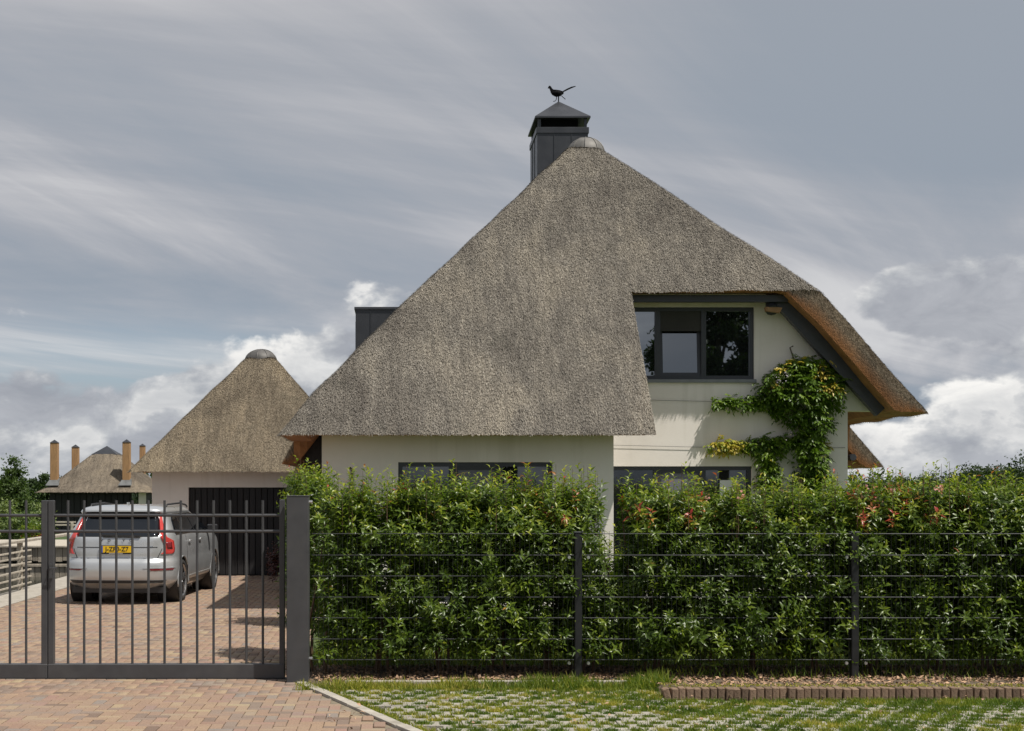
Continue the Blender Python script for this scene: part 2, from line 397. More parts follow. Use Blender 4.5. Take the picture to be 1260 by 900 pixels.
# ================================================================== SETTING
def sheet(name, polys, z, m, **kw):
    b = MB()
    for p in polys: b.poly([(x, y, z) if not callable(z) else (x, y, z(x, y)) for x, y in p], [tuple(range(len(p)))])
    return b.build(name, m, kind='structure', **kw)
WL, W0, W1 = -7.45, 13.0, 36.0                       # water: x < WL between depths W0 and W1
BIG = 1500
sheet('ground', [[(-BIG, -BIG), (BIG, -BIG), (BIG, W0), (-BIG, W0)], [(WL, W0), (BIG, W0), (BIG, W1), (WL, W1)], [(-BIG, W1), (BIG, W1), (BIG, BIG), (-BIG, BIG)], [(-BIG, W0), (-60, W0), (-60, W1), (-BIG, W1)]], -.09, 'turf')
sheet('water', [[(-61, W0 - 1), (WL + .5, W0 - 1), (WL + .5, W1 + .5), (-61, W1 + .5)]], -.38, 'water')
sheet('lawn', [[(-1.15, 15.0), (60, 15.0), (60, 60), (-1.15, 60)]], -.01, 'turf')
# soil bed under the hedge, rising to the brick edging on the right
sb = MB()
xs = [-.95, 0, 1, 2, 2.55, 3, 4, 6, 8, 12, 20]; ds = [12.86, 13.2, 13.6, 14.2, 15.7]
def soilz(x, d): return (.070 * max(0, min(1, (13.9 - d) / .9)) if x > 2.5 else 0) + .002 + .012 * math.sin(x * 7) * math.sin(d * 9)
nx, nd = 120, 26
xx = np.linspace(-.95, 16, nx); dd = np.linspace(12.88, 15.05, nd)
vs = [(x, d, soilz(x, d) if not (x < 2.55 and d < 13.65) else -.06) for d in dd for x in xx]
fs = [(j * nx + i, j * nx + i + 1, (j + 1) * nx + i + 1, (j + 1) * nx + i) for j in range(nd - 1) for i in range(nx - 1)]
sb.poly(vs, fs).build('soil_bed', 'soil', kind='structure', smooth=True)

# --- quay at the water's edge
qb = MB()
for k in range(14): qb.bbox(-7.45, -6.62, 12 + k * 1.5 + .004, 13.5 + k * 1.5 - .004, -.7, .012, .006)
qb.build('quay', 'concrete', kind='structure')

# --- driveway with herringbone bricks
drive = sheet('driveway', [[(-6.62, 2), (1.2, 2), (1.2, 10.3), (-.02, 11.5), (-.9, 13.62), (-1.0, 13.7), (-1.15, 14), (-1.15, 30.6), (-6.62, 30.6)], [(-12, 2), (-6.62, 2), (-6.62, 12), (-12, 12)]], -.016, 'sand')
BW = .105
kerb_line = [(-1.02, 14.0), (-.985, 13.72), (-.78, 13.22), (-.42, 12.35), (.02, 11.25), (.47, 10.2), (1.0, 9.0)]
def kerb_x(d):
    for (xa, da), (xb, db) in zip(kerb_line, kerb_line[1:]):
        if db <= d <= da: return xa + (xb - xa) * (da - d) / (da - db)
    return -1.02 if d > 14 else 1.0
mh = MB().bbox(-BW + .003, BW - .003, -BW / 2 + .003, BW / 2 - .003, -.05, 0, .005).mesh('brick')
mv = MB().bbox(-BW / 2 + .003, BW / 2 - .003, -BW + .003, BW - .003, -.05, 0, .005).mesh('brick')
mh.materials.append(MATS['paver_obj']); mv.materials.append(MATS['paver_obj'])
cells = []
for i in range(int(-12 / BW), int(1.5 / BW)):
    for j in range(int(9.0 / BW), int(30.6 / BW) + 1):
        k = (i - j) % 4
        if k not in (0, 3): continue
        h = (k == 0)
        cx = (i + (1 if h else .5)) * BW; cy = (j + (.5 if h else 1)) * BW
        if cy < 12.2:
            if cx < -9: continue
        elif cx < -6.62 + BW * (1 if h else .5): continue
        if cy > 30.55 - BW: continue
        lim = min(kerb_x(cy - BW), kerb_x(cy + BW), kerb_x(cy)) - .06 if cy < 14.1 else -1.15
        if cx + (BW if h else BW / 2) > lim + .05: continue
        cells.append((cx, cy, h))
def inframe(cx, cy):
    px = VX + F * cx / cy; py = HY + F * EYE / cy
    return -5 < px < 1265 and py < 905
vis = sorted([c for c in cells if inframe(c[0], c[1])], key=lambda c: c[1])
near = set(vis[:300])
for (cx, cy, h) in vis[:300]:
    o = bpy.data.objects.new('brick', mh if h else mv); C.objects.link(o); o.parent = drive
    o.location = (cx, cy, random.gauss(0, .0012)); o.rotation_euler = (random.gauss(0, .006), random.gauss(0, .006), random.gauss(0, .008))
hv = np.array([v.co[:] for v in mh.vertices]); vv_ = np.array([v.co[:] for v in mv.vertices])
def poly_tris(me):
    me.calc_loop_triangles(); return np.array([t.vertices[:] for t in me.loop_triangles])
th, tv = poly_tris(mh), poly_tris(mv)
Vs, Ts, off = [], [], 0
for (cx, cy, h) in cells:
    if (cx, cy, h) in near: continue
    a = random.gauss(0, .008); base = hv if h else vv_; tl = np.array([random.gauss(0, .006), random.gauss(0, .006)])
    rot = np.array([[math.cos(a), -math.sin(a)], [math.sin(a), math.cos(a)]])
    q = base.copy(); q[:, 2] += base[:, 0] * tl[0] + base[:, 1] * tl[1]; q[:, :2] = base[:, :2] @ rot.T; q += (cx, cy, random.gauss(0, .0012))
    Vs.append(q); Ts.append((th if h else tv) + off); off += len(q)
link('paving_bricks', np_mesh('paving_bricks', np.concatenate(Vs), np.concatenate(Ts)), 'paver_isl', drive, kind='stuff')

# --- concrete kerb between driveway and grass pavers
kerb = thing('kerb', 'pale concrete kerb curving between the brick drive and the grass pavers', 'kerb', (-.4, 12.3, 0))
pts = []
for (xa, da), (xb, db) in zip(kerb_line, kerb_line[1:]):
    n = max(1, round(math.hypot(xb - xa, db - da) / .5))
    pts += [(xa + (xb - xa) * k / n, da + (db - da) * k / n) for k in range(n)]
pts.append(kerb_line[-1])
for (xa, da), (xb, db) in zip(pts, pts[1:]):
    v = Vector((xb - xa, db - da, 0)); l = v.length; v.normalize(); nn = Vector((-v.y, v.x, 0)) * .05; g = v * .003
    a = Vector((xa, da, 0)) + g; b = Vector((xb, db, 0)) - g
    q = [a - nn, b - nn, b + nn, a + nn]
    z1 = .008 + random.uniform(0, .006); m_ = MB()
    m_.poly([(p.x, p.y, -.1) for p in q] + [(p.x, p.y, z1 - .006) for p in q] + [((p.x - .5 * (a + b).x) * .97 + .5 * (a + b).x, (p.y - .5 * (a + b).y) * .985 + .5 * (a + b).y, z1) for p in q],
            [(3, 2, 1, 0), (8, 9, 10, 11)] + [(k + i, k + (i + 1) % 4, k + 4 + (i + 1) % 4, k + 4 + i) for k in (0, 4) for i in range(4)])
    m_.build('kerb_stone', 'concrete', kerb)
# thin concrete band along the fence
band = thing('concrete_band', 'thin pale concrete band in the grass at the foot of the fence', 'kerb', (.9, 13.72, 0))
for k in range(3): MB().bbox(-.55 + k * 1.0, .445 + k * 1.0, 13.70, 13.77, -.05, .022, .005).build('kerb_stone', 'concrete', band)

# --- grass pavers
gp = sheet('paver_bed', [[(-1.2, 14.0), (-1.0, 13.5), (1.3, 8.4), (14, 8.4), (14, 14.0)]], -.045, 'soil')
U = .055
def slab_mesh(c0=0):
    nxs, nys = 12, 6
    def solid(i, j):
        row = (j % 6) // 3; x = (i + .5) % 12
        if j % 3 == 0: return True
        k = (i - (2 if row else 0)) % 4
        return k in (0, 3)
    b = MB()
    for i in range(nxs):
        for j in range(nys):
            if i < c0 or not solid(i, j): continue
            x0, x1, y0, y1 = i * U, (i + 1) * U, j * U, (j + 1) * U
            if i == 0: x0 += .003
            if i == nxs - 1: x1 -= .003
            if j == 0: y0 += .003
            if j == nys - 1: y1 -= .003
            b.poly([(x0, y0, 0), (x1, y0, 0), (x1, y1, 0), (x0, y1, 0)], [(0, 1, 2, 3)])
            for (ii, jj, p, q) in ((i - 1, j, (x0, y1), (x0, y0)), (i + 1, j, (x1, y0), (x1, y1)), (i, j - 1, (x0, y0), (x1, y0)), (i, j + 1, (x1, y1), (x0, y1))):
                if not (c0 <= ii < nxs and 0 <= jj < nys) or not solid(ii, jj):
                    b.poly([(*p, 0), (*q, 0), (*q, -.05), (*p, -.05)], [(3, 2, 1, 0)])
    me = b.mesh('grass_paver'); me.materials.append(MATS['paver_concrete']); return me
slab = {c: slab_mesh(c) for c in range(0, 11)}
holes = []
slabs = []
for r in range(0, 15):
    y0 = 8.95 + r * 6 * U
    for c in range(-4, 22):
        x0 = -1.0 + c * 12 * U + (4 * U if r % 2 else 0)
        if y0 + 6 * U > 13.37: continue
        kx = max(kerb_x(y0), kerb_x(y0 + 6 * U)) + .06; c0 = max(0, math.ceil((kx - x0) / U))
        if c0 > 10: continue
        if x0 > 2.4 and y0 + 6 * U > 12.9: continue
        slabs.append((x0, y0, c0))
for (x0, y0, c0) in slabs:
    o = bpy.data.objects.new('grass_paver', slab[c0]); C.objects.link(o); o.parent = gp
    o.location = (x0, y0, random.gauss(-.001, .003)); o.rotation_euler = (random.gauss(0, .01), random.gauss(0, .006), random.gauss(0, .006))
    for row in range(2):
        for k in range(3):
            hxx = x0 + ((2 if row == 0 else 4) + k * 4) * U
            if hxx > x0 + c0 * U: holes.append((hxx, y0 + (row * 3 + 2) * U))

# --- grass blades in the pavers and along the fence
gP, gL, gT = [], [], []
def pn(x, y): return .5 + .5 * math.sin(x * 2.1 + 1.3 * math.sin(y * 1.7)) * math.sin(y * 2.9 + 1.1 * math.cos(x * 1.3))
for (hx, hy) in holes:
    t = min(1, max(0, (hx - .3) / 5.0)); over = t * .5 + .35 * (pn(hx, hy) - .5)
    if hy > 12.3: over += .2
    n = int(150 + 110 * max(0, over) + random.randint(-22, 24))
    sx, sy = .043 + .018 * max(0, over), .036 + .016 * max(0, over)
    ty = random.random() * .5 + (.3 if random.random() < .4 - .25 * t else 0)
    for _ in range(n):
        gP.append((hx + max(-1.6, min(1.6, random.gauss(0, 1))) * sx, hy + max(-1.5, min(1.5, random.gauss(0, 1))) * sy, -.03)); gL.append(random.uniform(.040, .066) + .020 * max(0, over)); gT.append(min(1, max(0, ty + random.gauss(0, .15))))
for _ in range(9000):                                   # rough strip between pavers and fence
    x = random.uniform(-1.0, 2.75); y = random.uniform(13.28, 13.85) if random.random() < .8 else random.gauss(13.45, .15)
    tall = 1.3 if x > .9 else (.9 if x > -.6 else 1.2)
    if y > 13.62 and x < 1.0 and random.random() < .75: continue
    gP.append((x, y, -.04)); gL.append(random.uniform(.05, .13) * tall * (.6 + .8 * pn(x * 3, 4))); gT.append(min(1, max(0, random.gauss(.62 if x < .9 else .3, .2))))
for _ in range(3600):                                  # overgrown right-hand part
    x = random.uniform(2.2, 8); y = random.uniform(10.5, 12.84)
    if pn(x * 2.2, y * 3.1) < .42 + .5 * random.random() - .03 * (x - 2): continue
    gP.append((x, y, -.03)); gL.append(random.uniform(.04, .085)); gT.append(min(1, max(0, random.gauss(.35, .2))))
for _ in range(22000):                                 # lawn seen under the hedge
    x = random.uniform(-1, 9.5); y = random.uniform(14.9, 17)
    gP.append((x, y, -.01)); gL.append(random.uniform(.06, .16)); gT.append(min(1, max(0, random.gauss(.35, .2))))
for _ in range(2600):                                  # tufts along the kerb
    y = random.uniform(10.8, 13.45); x = kerb_x(y) + .055 + abs(random.gauss(0, .075))
    gP.append((x, y, -.03)); gL.append(random.uniform(.03, .065)); gT.append(min(1, max(0, random.gauss(.55, .22))))
for _ in range(900):
    x = random.uniform(2.6, 8.5); y = random.gauss(14.2, .25) 
    gP.append((x, y, 0)); gL.append(random.uniform(.06, .16)); gT.append(random.uniform(0, .6))
gP = np.array(gP); gL = np.array(gL); gT = np.array(gT); n = len(gP)
gD = np.stack([rng.normal(0, .45, n), rng.normal(0, .45, n), np.ones(n)], 1)
go = leaves('grass', gP, gD, rdir(n), gL, np.full(n, .0050), gT, 'grass_blade', None, droop=.25, fold=.1)
tag(go, 'green and yellowed grass growing in the paver cells and under the hedge', 'grass')

# --- leaf litter
n = 11000
lx = rng.uniform(-.9, 8.5, n); ly = np.where(rng.random(n) < .7, rng.uniform(13.8, 15.0, n), rng.uniform(13.0, 14.2, n))
keep = ~((lx < 2.5) & (ly < 13.85)); lx, ly = lx[keep], ly[keep]; n = len(lx)
lz = np.array([soilz(a, b) for a, b in zip(lx, ly)]) + .012
lo = leaves('leaf_litter', np.stack([lx, ly, lz], 1), np.concatenate([rng.normal(size=(n, 2)), rng.normal(0, .25, (n, 1))], 1), np.tile([0, 0, 1.], (n, 1)) + .3 * rng.normal(size=(n, 3)), rng.uniform(.03, .07, n), rng.uniform(.010, .02, n), rng.random(n), 'litter', None, kind='stuff')
tag(lo, 'dry brown leaves and wood chips on the soil below the hedge', 'leaf litter')
n = 160
px_ = rng.uniform(-.6, 8, n); py_ = rng.uniform(11, 13.2, n)
lo2 = leaves('fallen_leaves', np.stack([px_, py_, np.full(n, .022)], 1), np.concatenate([rng.normal(size=(n, 2)), rng.normal(0, .3, (n, 1))], 1), np.tile([0, 0, 1.], (n, 1)) + .4 * rng.normal(size=(n, 3)), rng.uniform(.03, .06, n), rng.uniform(.008, .016, n), rng.random(n), 'litter', None)
tag(lo2, 'scattered brown fallen leaves on the grass pavers', 'fallen leaves')

# --- soldier course of edging bricks
edge = thing('brick_edging', 'row of upright brown bricks edging the raised soil bed', 'edging', (2.55, 12.8, 0))
x = 2.53
k = 0
while x < 6.95:
    wd = random.uniform(.066, .074)
    b = MB().bbox(-wd / 2 + .002, wd / 2 - .002, -.05, .05, -.1, random.uniform(.084, .096), .007)
    o = b.build('brick', 'edging_brick', edge); o.location = Vector((x + wd / 2 - 2.55 , random.gauss(0, .006), 0)); 
    o.rotation_euler = (random.gauss(0, .03), random.gauss(0, .025), random.gauss(0, .03))
    if k == 0: o.rotation_euler = (0, -.25, 0)
    for v in o.data.vertices: v.co += Vector(edge.location)
    x += wd + random.uniform(.001, .006); k += 1
n = 1500
mo = leaves('moss', np.stack([rng.uniform(2.55, 7, n), rng.uniform(12.84, 13.05, n), np.full(n, .085)], 1), rdir(n) + [0, 0, .6], rdir(n), rng.uniform(.01, .03, n), rng.uniform(.004, .01, n), rng.uniform(.5, 1, n), 'grass_blade', edge)

# ================================================================== THATCHED ROOFS (height field + closed underside + reed ends)
def smin(vals, k):
    a = np.stack(vals); m = a.min(0)
    return m - k * np.log(np.exp(-(a - m) / k).sum(0)) 
def roof(name, parent, H, bottom, inside, xs, ds, m, count, reedbox, reedlen=.095, reedw=.0042, mcut='thatch_cut'):
    """H(x,d) top height, bottom(x,d,top) underside, inside(x,d) plan test on cell centres; xs, ds grid lines"""
    nx, nd = len(xs), len(ds)
    XX, DD = np.meshgrid(xs, ds)
    top = H(XX, DD); bot = np.minimum(bottom(XX, DD, top), top - .004)
    cx = (xs[:-1] + xs[1:]) / 2; cd_ = (ds[:-1] + ds[1:]) / 2
    cin = inside(*np.meshgrid(cx, cd_))
    N = nx * nd
    V = np.concatenate([np.stack([XX, DD, top], -1).reshape(-1, 3), np.stack([XX, DD, bot], -1).reshape(-1, 3)])
    J, I = np.nonzero(cin); a = J * nx + I; b = a + 1; c = b + nx; d = a + nx
    tt = np.concatenate([np.stack([a, b, c], 1), np.stack([a, c, d], 1)])
    tb = np.concatenate([np.stack([a, c, b], 1), np.stack([a, d, c], 1)]) + N
    side = []
    pad = np.pad(cin, 1)
    for dj, di, p, q in ((0, -1, 'd', 'a'), (0, 1, 'b', 'c'), (-1, 0, 'a', 'b'), (1, 0, 'c', 'd')):
        e = cin & ~pad[1 + dj:1 + dj + cin.shape[0], 1 + di:1 + di + cin.shape[1]]
        j, i = np.nonzero(e); q4 = {'a': j * nx + i, 'b': j * nx + i + 1, 'c': (j + 1) * nx + i + 1, 'd': (j + 1) * nx + i}
        P, Q = q4[p], q4[q]
        side += [np.stack([P + N, Q + N, Q], 1), np.stack([P + N, Q, P], 1)]
    side = np.concatenate(side)
    tris = np.concatenate([tt, tb, side])
    me = np_mesh(name, V, tris, np.concatenate([np.zeros(N), np.ones(N)]))
    me.materials.append(MATS[m]); me.materials.append(MATS['soffit']); me.materials.append(MATS[mcut])
    mi = np.concatenate([np.zeros(len(tt)), np.ones(len(tb)), np.full(len(side), 2)]).astype(np.int32)
    if len(me.polygons) == len(mi): me.polygons.foreach_set('material_index', mi)
    used = np.zeros(len(me.polygons), dtype=bool); used[:len(tt)] = True
    me.polygons.foreach_set('use_smooth', used)
    o = link(name, me, None, parent)
    # reeds: chopped ends lying along the fall line
    x0, x1, d0, d1 = reedbox
    P = np.stack([rng.uniform(x0, x1, count), rng.uniform(d0, d1, count)], 1)
    P = P[inside(P[:, 0], P[:, 1])]
    e = .03
    z = H(P[:, 0], P[:, 1])
    gx = (H(P[:, 0] + e, P[:, 1]) - H(P[:, 0] - e, P[:, 1])) / (2 * e); gy = (H(P[:, 0], P[:, 1] + e) - H(P[:, 0], P[:, 1] - e)) / (2 * e)
    n_ = nrm(np.stack([-gx, -gy, np.ones_like(gx)], 1))
    g = np.stack([gx, gy], 1); gm = np.linalg.norm(g, axis=1, keepdims=True); dn = -g / np.maximum(gm, 1e-3)
    T = nrm(np.concatenate([dn, -gm], 1)); T = nrm(T + rng.normal(0, .16, T.shape)); B = np.cross(n_, T)
    base = np.stack([P[:, 0], P[:, 1], z], 1)
    ln = rng.uniform(.6, 1.2, (len(P), 1)) * reedlen; wd = rng.uniform(.6, 1.4, (len(P), 1)) * reedw
    lift = rng.uniform(.004, .022, (len(P), 1))
    tip = base + T * ln * .45 + n_ * lift
    v = np.stack([base - T * ln * .55 - n_ * .004, tip + B * wd, tip - B * wd], 1).reshape(-1, 3)
    t = np.arange(len(v)).reshape(-1, 3)
    link('reeds', np_mesh('reeds', v, t), m, o, kind='stuff')
    return o
def lines(*pts, step=.12):
    out = []
    for a, b in zip(pts, pts[1:]):
        n = max(1, round((b - a) / step)); out += list(np.linspace(a, b, n + 1)[:-1])
    return np.array(out + [pts[-1]])
def und(x, d):      # slight unevenness of the hand-laid surface
    return .016 * np.sin(x * 2.3 + 1.1 * np.sin(d * 1.9)) * np.sin(d * 2.7 + x) + .008 * np.sin(x * 6.1 + d * 3.3)

# ================================================================== HOUSE
house = thing('thatched_house', 'large white plastered house with a steep grey thatched roof and dark window frames', 'house', (3.5, 24.25, 0))
HB = 35.6
def main_H(x, d):
    zf = np.interp(d, [20, 21.3, 26.5, 30], [2.84 - 1.3 * 1.12, 2.84, 8.68, 12.6]) 
    zf = zf + .075 * np.clip((x - 4.3) / 3.1, 0, 1) * np.clip((26 - d) / 2, 0, 1)
    zl = np.interp(x, [-4, -2.13, -1.91, -1.41, .07, 1.66, 3.28, 6], [-.5, 2.44, 2.84, 3.52, 5.20, 6.90, 8.64, 11.6])
    zr = np.interp(x, [1, 4.08, 7.41, 8.2, 9.33, 10.06, 12], [11.6, 8.66, 5.50, 4.57, 3.30, 2.42, .3])
    zb = 2.84 + 1.1 * (HB - d)
    w_ = und(x, d); 
    return smin([zf, zl, zr, zb, np.full_like(zf, 8.74)], .035) + w_ * np.clip((zf - 2.9) * 1.5, 0, 1)
def main_bottom(x, d, top):
    zl_e = np.where(d < 24.6, 2.84, 2.43)
    zr_line = np.interp(x, [1, 4.08, 7.41, 8.2, 9.33, 10.06, 12], [11.6, 8.66, 5.50, 4.57, 3.30, 2.42, .3])
    er = np.maximum(np.where(d < 27.8, 3.33, 2.42), np.minimum(5.46, zr_line - .62))
    e = np.where(x < 4.1, zl_e, er)
    return np.maximum(top - np.where((x > 6.9) & (d < 24.7), .60, .5), e)
def main_in(x, d):
    a = (x > -1.91) & (x < 4.1) & (d > 21.3)
    b = (x >= 4.1) & (x < 9.33) & (d > 23.6)
    c = (x <= -1.91) & (x > -2.13) & (d > 24.6)
    e = (x >= 9.33) & (x < 10.06) & (d > 27.8)
    return (a | b | c | e) & (d < HB)
roof('thatched_roof', house, main_H, main_bottom, main_in, lines(-2.13, -1.91, 4.1, 9.33, 10.06), lines(21.3, 23.6, 24.6, 27.8, HB), 'thatch', 700000, (-2.2, 10.1, 21.3, 31))

def wall(name, prisms, m='plaster', parent=house, label=None):
    b = MB()
    for poly, y0, y1 in prisms: b.prism(poly, y0, y1)
    return b.build(name, m, parent, label=label)
def rc(x0, x1, z0, z1): return [(x0, z0), (x1, z0), (x1, z1), (x0, z1)]
# front wing
WD = 21.9
wa, wb, wt = wx(490, WD), wx(680, WD), wz(569, WD)
wl, wr = wx(396, WD), wx(755, WD)
wall('wing_wall', [(rc(wl, wa, -.1, wt), WD, WD + .3), (rc(wb, wr, -.1, wt), WD, WD + .3), (rc(wl, wr, wt, 3.0), WD, WD + .3), (rc(wa, wb, -.1, .12), WD, WD + .3),
                   (rc(wl, wl + .3, -.1, 3.0), WD + .3, 24.7), (rc(wr - .3, wr, -.1, 3.6), WD + .3, 24.25)])
# gabled facade set back on the right
FD = 24.25
ua, ub, uz0, uz1 = 4.16, wx(928, FD), wz(467, FD), wz(378, FD)
la, lb, lt = 3.80, wx(925, FD), wz(574, FD)
fr_, jr, jz = wx(1043, FD), wx(1077, FD), wz(506, FD)
apx = wx(942, FD) ; apz = 5.50
wall('gable_wall', [(rc(3.5, la, -.1, lt), FD, FD + .3), (rc(lb, fr_, -.1, lt), FD, FD + .3), (rc(3.5, fr_, lt, jz), FD, FD + .3), (rc(la, lb, -.1, .12), FD, FD + .3),
                    (rc(3.5, ub, jz, uz0), FD, FD + .3), (rc(3.5, ua, uz0, uz1), FD, FD + .3), (rc(3.5, ub, uz1, apz), FD, FD + .3),
                    ([(ub, jz), (jr + .12, jz), (apx, apz), (ub, apz)], FD, FD + .3),
                    (rc(fr_ - .3, fr_, -.1, jz - .003), FD + .3, 33), (rc(fr_, jr + .1, jz - .28, jz - .002), 27.86, 33)])
wall('side_wall', [(rc(-1.72, -1.27, -.1, 3.1), 24.72, 30.5)], 'board_dark', label='dark boarded side wall under the left eave')
wall('rear_wall', [(rc(-1.5, 9.0, -.1, 3.2), 34.4, 34.7)])
# boards under the rear right verge
sv = MB().prism([(fr_ + .003, 2.46), (9.72, 2.46), (9.0, 3.31), (fr_ + .003, 3.31)], 27.90, 27.98)
sv.build('verge_panel', 'soffit', house)
# window builder: outer box, mullions, panes at a depth
def window(name, x0, x1, z0, z1, d, splits, parent=house, panes=None, fw=.07, sillh=True, glass='glass', label=None):
    f = MB(); y0, y1 = d + .04, d + .15
    f.box(x0, x1, y0, y1, z1 - fw, z1); f.box(x0, x1, y0, y1, z0, z0 + fw)
    f.box(x0, x0 + fw, y0, y1, z0 + fw, z1 - fw); f.box(x1 - fw, x1, y0, y1, z0 + fw, z1 - fw)
    for s_ in splits: f.box(s_ - .045, s_ + .045, y0 + .002, y1, z0 + fw, z1 - fw)
    wo = f.build(name, 'frame', parent, label=label)
    edges = [x0 + fw] + [q for s_ in splits for q in (s_ - .045, s_ + .045)] + [x1 - fw]
    for i in range(0, len(edges), 2):
        a, b = edges[i], edges[i + 1]; kind = panes[i // 2] if panes else 'fixed'
        if kind == 'fixed':
            MB().box(a, b, y0 + .05, y0 + .06, z0 + fw, z1 - fw).build('pane', glass, wo)
        else:
            # opening sash with its own frame
            sw = .055
            if kind == 'tilt':
                th_ = R(5.2); h = z1 - z0 - 2 * fw
                def tp(z_, t): return (z_, t)
                sf = MB()
                def tb(xa, xb, za, zb, ya, yb):
                    pts = []
                    for (yy, zz) in ((ya, za), (yb, za), (ya, zb), (yb, zb)): 
                        pts.append((y0 + .03 + yy * math.cos(th_) + zz * math.sin(th_), z0 + fw + .003 + zz * math.cos(th_) - yy * math.sin(th_)))
                    P = [(xa, *pts[0]), (xb, *pts[0]), (xb, *pts[1]), (xa, *pts[1]), (xa, *pts[2]), (xb, *pts[2]), (xb, *pts[3]), (xa, *pts[3])]
                    sf_cur.poly(P, [(0, 3, 2, 1), (4, 5, 6, 7), (0, 1, 5, 4), (1, 2, 6, 5), (2, 3, 7, 6), (3, 0, 4, 7)])
                sf_cur = sf; hh = h - .01
                tb(a, b, 0, sw, 0, .05); tb(a, b, hh - sw, hh, 0, .05); tb(a, a + sw, sw, hh - sw, 0, .05); tb(b - sw, b, sw, hh - sw, 0, .05)
                so = sf.build('sash', 'frame', wo)
                sf_cur = MB(); tb(a + sw, b - sw, sw, hh - sw, .02, .03); sf_cur.build('pane', 'glass_tilt', wo)
                # dark sheet imitating the unlit opening above the tilted sash, not a real part
                MB().box(a + .002, b - .002, y0 + .022, y0 + .028, z1 - fw - .36, z1 - fw).build('gap_darkness', 'room', wo)
            else:
                sf = MB(); za, zb = z0 + fw, z1 - fw
                sf.box(a, b, y0 + .01, y0 + .06, zb - sw, zb); sf.box(a, b, y0 + .01, y0 + .06, za, za + sw); sf.box(a, a + sw, y0 + .01, y0 + .06, za + sw, zb - sw); sf.box(b - sw, b, y0 + .01, y0 + .06, za + sw, zb - sw)
                sf.build('sash', 'frame', wo)
                MB().box(a + sw, b - sw, y0 + .03, y0 + .035, za + sw, zb - sw).build('pane' if kind == 'sash' else 'blind', glass if kind == 'sash' else 'blind', wo)
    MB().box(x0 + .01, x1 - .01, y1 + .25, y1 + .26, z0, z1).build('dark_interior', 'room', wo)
    if sillh: MB().bbox(x0 - .01, x1 + .03, d - .05, d + .05, z0 - .062, z0 - .002, .004).build('sill', 'sill', wo)
    return wo
s1, s2 = wx(810, FD), wx(866.5, FD)
window('window', ua, ub, uz0, uz1, FD, [s1, s2], panes=['fixed', 'tilt', 'fixed'], label='upper three-part window with a tilted middle sash')
window('window', wa, wb, .12, wt, WD, [wx(556, WD), wx(616, WD)], panes=['fixed', 'blind', 'fixed'], glass='glass_low', sillh=False, label='ground floor window of the front wing')
window('window', la, lb, .12, lt, FD, [wx(808, FD), wx(866, FD)], panes=['fixed', 'blind', 'fixed'], glass='glass_low', sillh=False, label='ground floor window of the gable wall')
# pale thing standing inside the right window
MB().box(wx(887, FD), wx(910, FD), FD + .08, FD + .085, 1.2, wz(591, FD)).build('light_panel', 'white_paint', house)
# fascia, bargeboard
MB().bbox(4.14, wx(966, 24), FD - .42, FD - .30, 5.30, 5.425, .004).build('fascia', 'frame', house)
def zr_line(x): return np.interp(x, [4.08, 7.41, 9.33], [8.66, 5.46, 3.33])
p0 = (wx(956, 23.95), wz(362, 23.95)); p1 = (wx(1086, 23.95), wz(505, 23.95)) 
dv = Vector((p1[0] - p0[0], 0, p1[1] - p0[1])).normalized(); nv = Vector((dv.z, 0, -dv.x))
bb = MB(); hw = .145
q = [(p0[0] - nv.x * hw, p0[1] - nv.z * hw), (p0[0] + nv.x * hw, p0[1] + nv.z * hw), (p1[0] + nv.x * hw, p1[1] + nv.z * hw), (p1[0] - nv.x * hw, p1[1] - nv.z * hw)]
q = q if True else q
bb.prism(q[::-1], 23.93, 24.08)
bb.build('bargeboard', 'frame', house)
bb = MB(); h2 = .06                       # raised outer edge of the bargeboard
sgn = -1 if (nv.x > 0) else 1
c0 = (p0[0] + sgn * nv.x * (hw - h2) * -1, p0[1] + sgn * nv.z * (hw - h2) * -1)
# small lights under the eaves
lp = MB().tube([(wx(949, 24.0), 24.05, wz(372, 24)), (wx(949, 24), 23.92, wz(383, 24))], [.09, .12], 10); lp.build('wall_lamp', 'frame', house)
MB().prism([(wx(941, 24), wz(384, 24)), (wx(957, 24), wz(386, 24)), (wx(960, 24), wz(380, 24)), (wx(940, 24), wz(379, 24))], 23.86, 24.0).build('lamp_bracket', 'wood_orange', house)
MB().tube([(wx(1048, 27.8), 27.7, wz(563, 27.8)), (wx(1048, 27.8), 27.88, wz(563, 27.8))], .07, 10).build('wall_lamp', 'frame', house)
# ridge cap: dome of metal segments
def ridge_cap(parent, c, r, h, nseg=9, m='zinc_cap'):
    base = MB().lathe([(r * 1.0, -.10), (r * 1.02, -.02), (r * 1.0, .015)], c, n=28).build('ridge_cap', m, parent, smooth=False)
    for k in range(nseg):
        a0 = 2 * math.pi * (k + .5) / nseg + .03; a1 = 2 * math.pi * (k + 1.5) / nseg - .03
        prof = [(r * math.cos(t), .0 + h * math.sin(t)) for t in np.linspace(0, math.pi / 2 * .985, 8)]
        MB().lathe(prof, c, n=4, a0=a0, a1=a1).build('cap_panel', m, base, smooth=True)
        am = 2 * math.pi * (k + .5) / nseg
        MB().tube([(c[0] + (p[0] + .004) * math.cos(am), c[1] + (p[0] + .004) * math.sin(am), c[2] + p[1]) for p in prof], .014, 5).build('cap_seam', m, base)
ridge_cap(house, (wx(721.5, 26.9), 26.98, 8.68), .375, .35, m='zinc_mid')
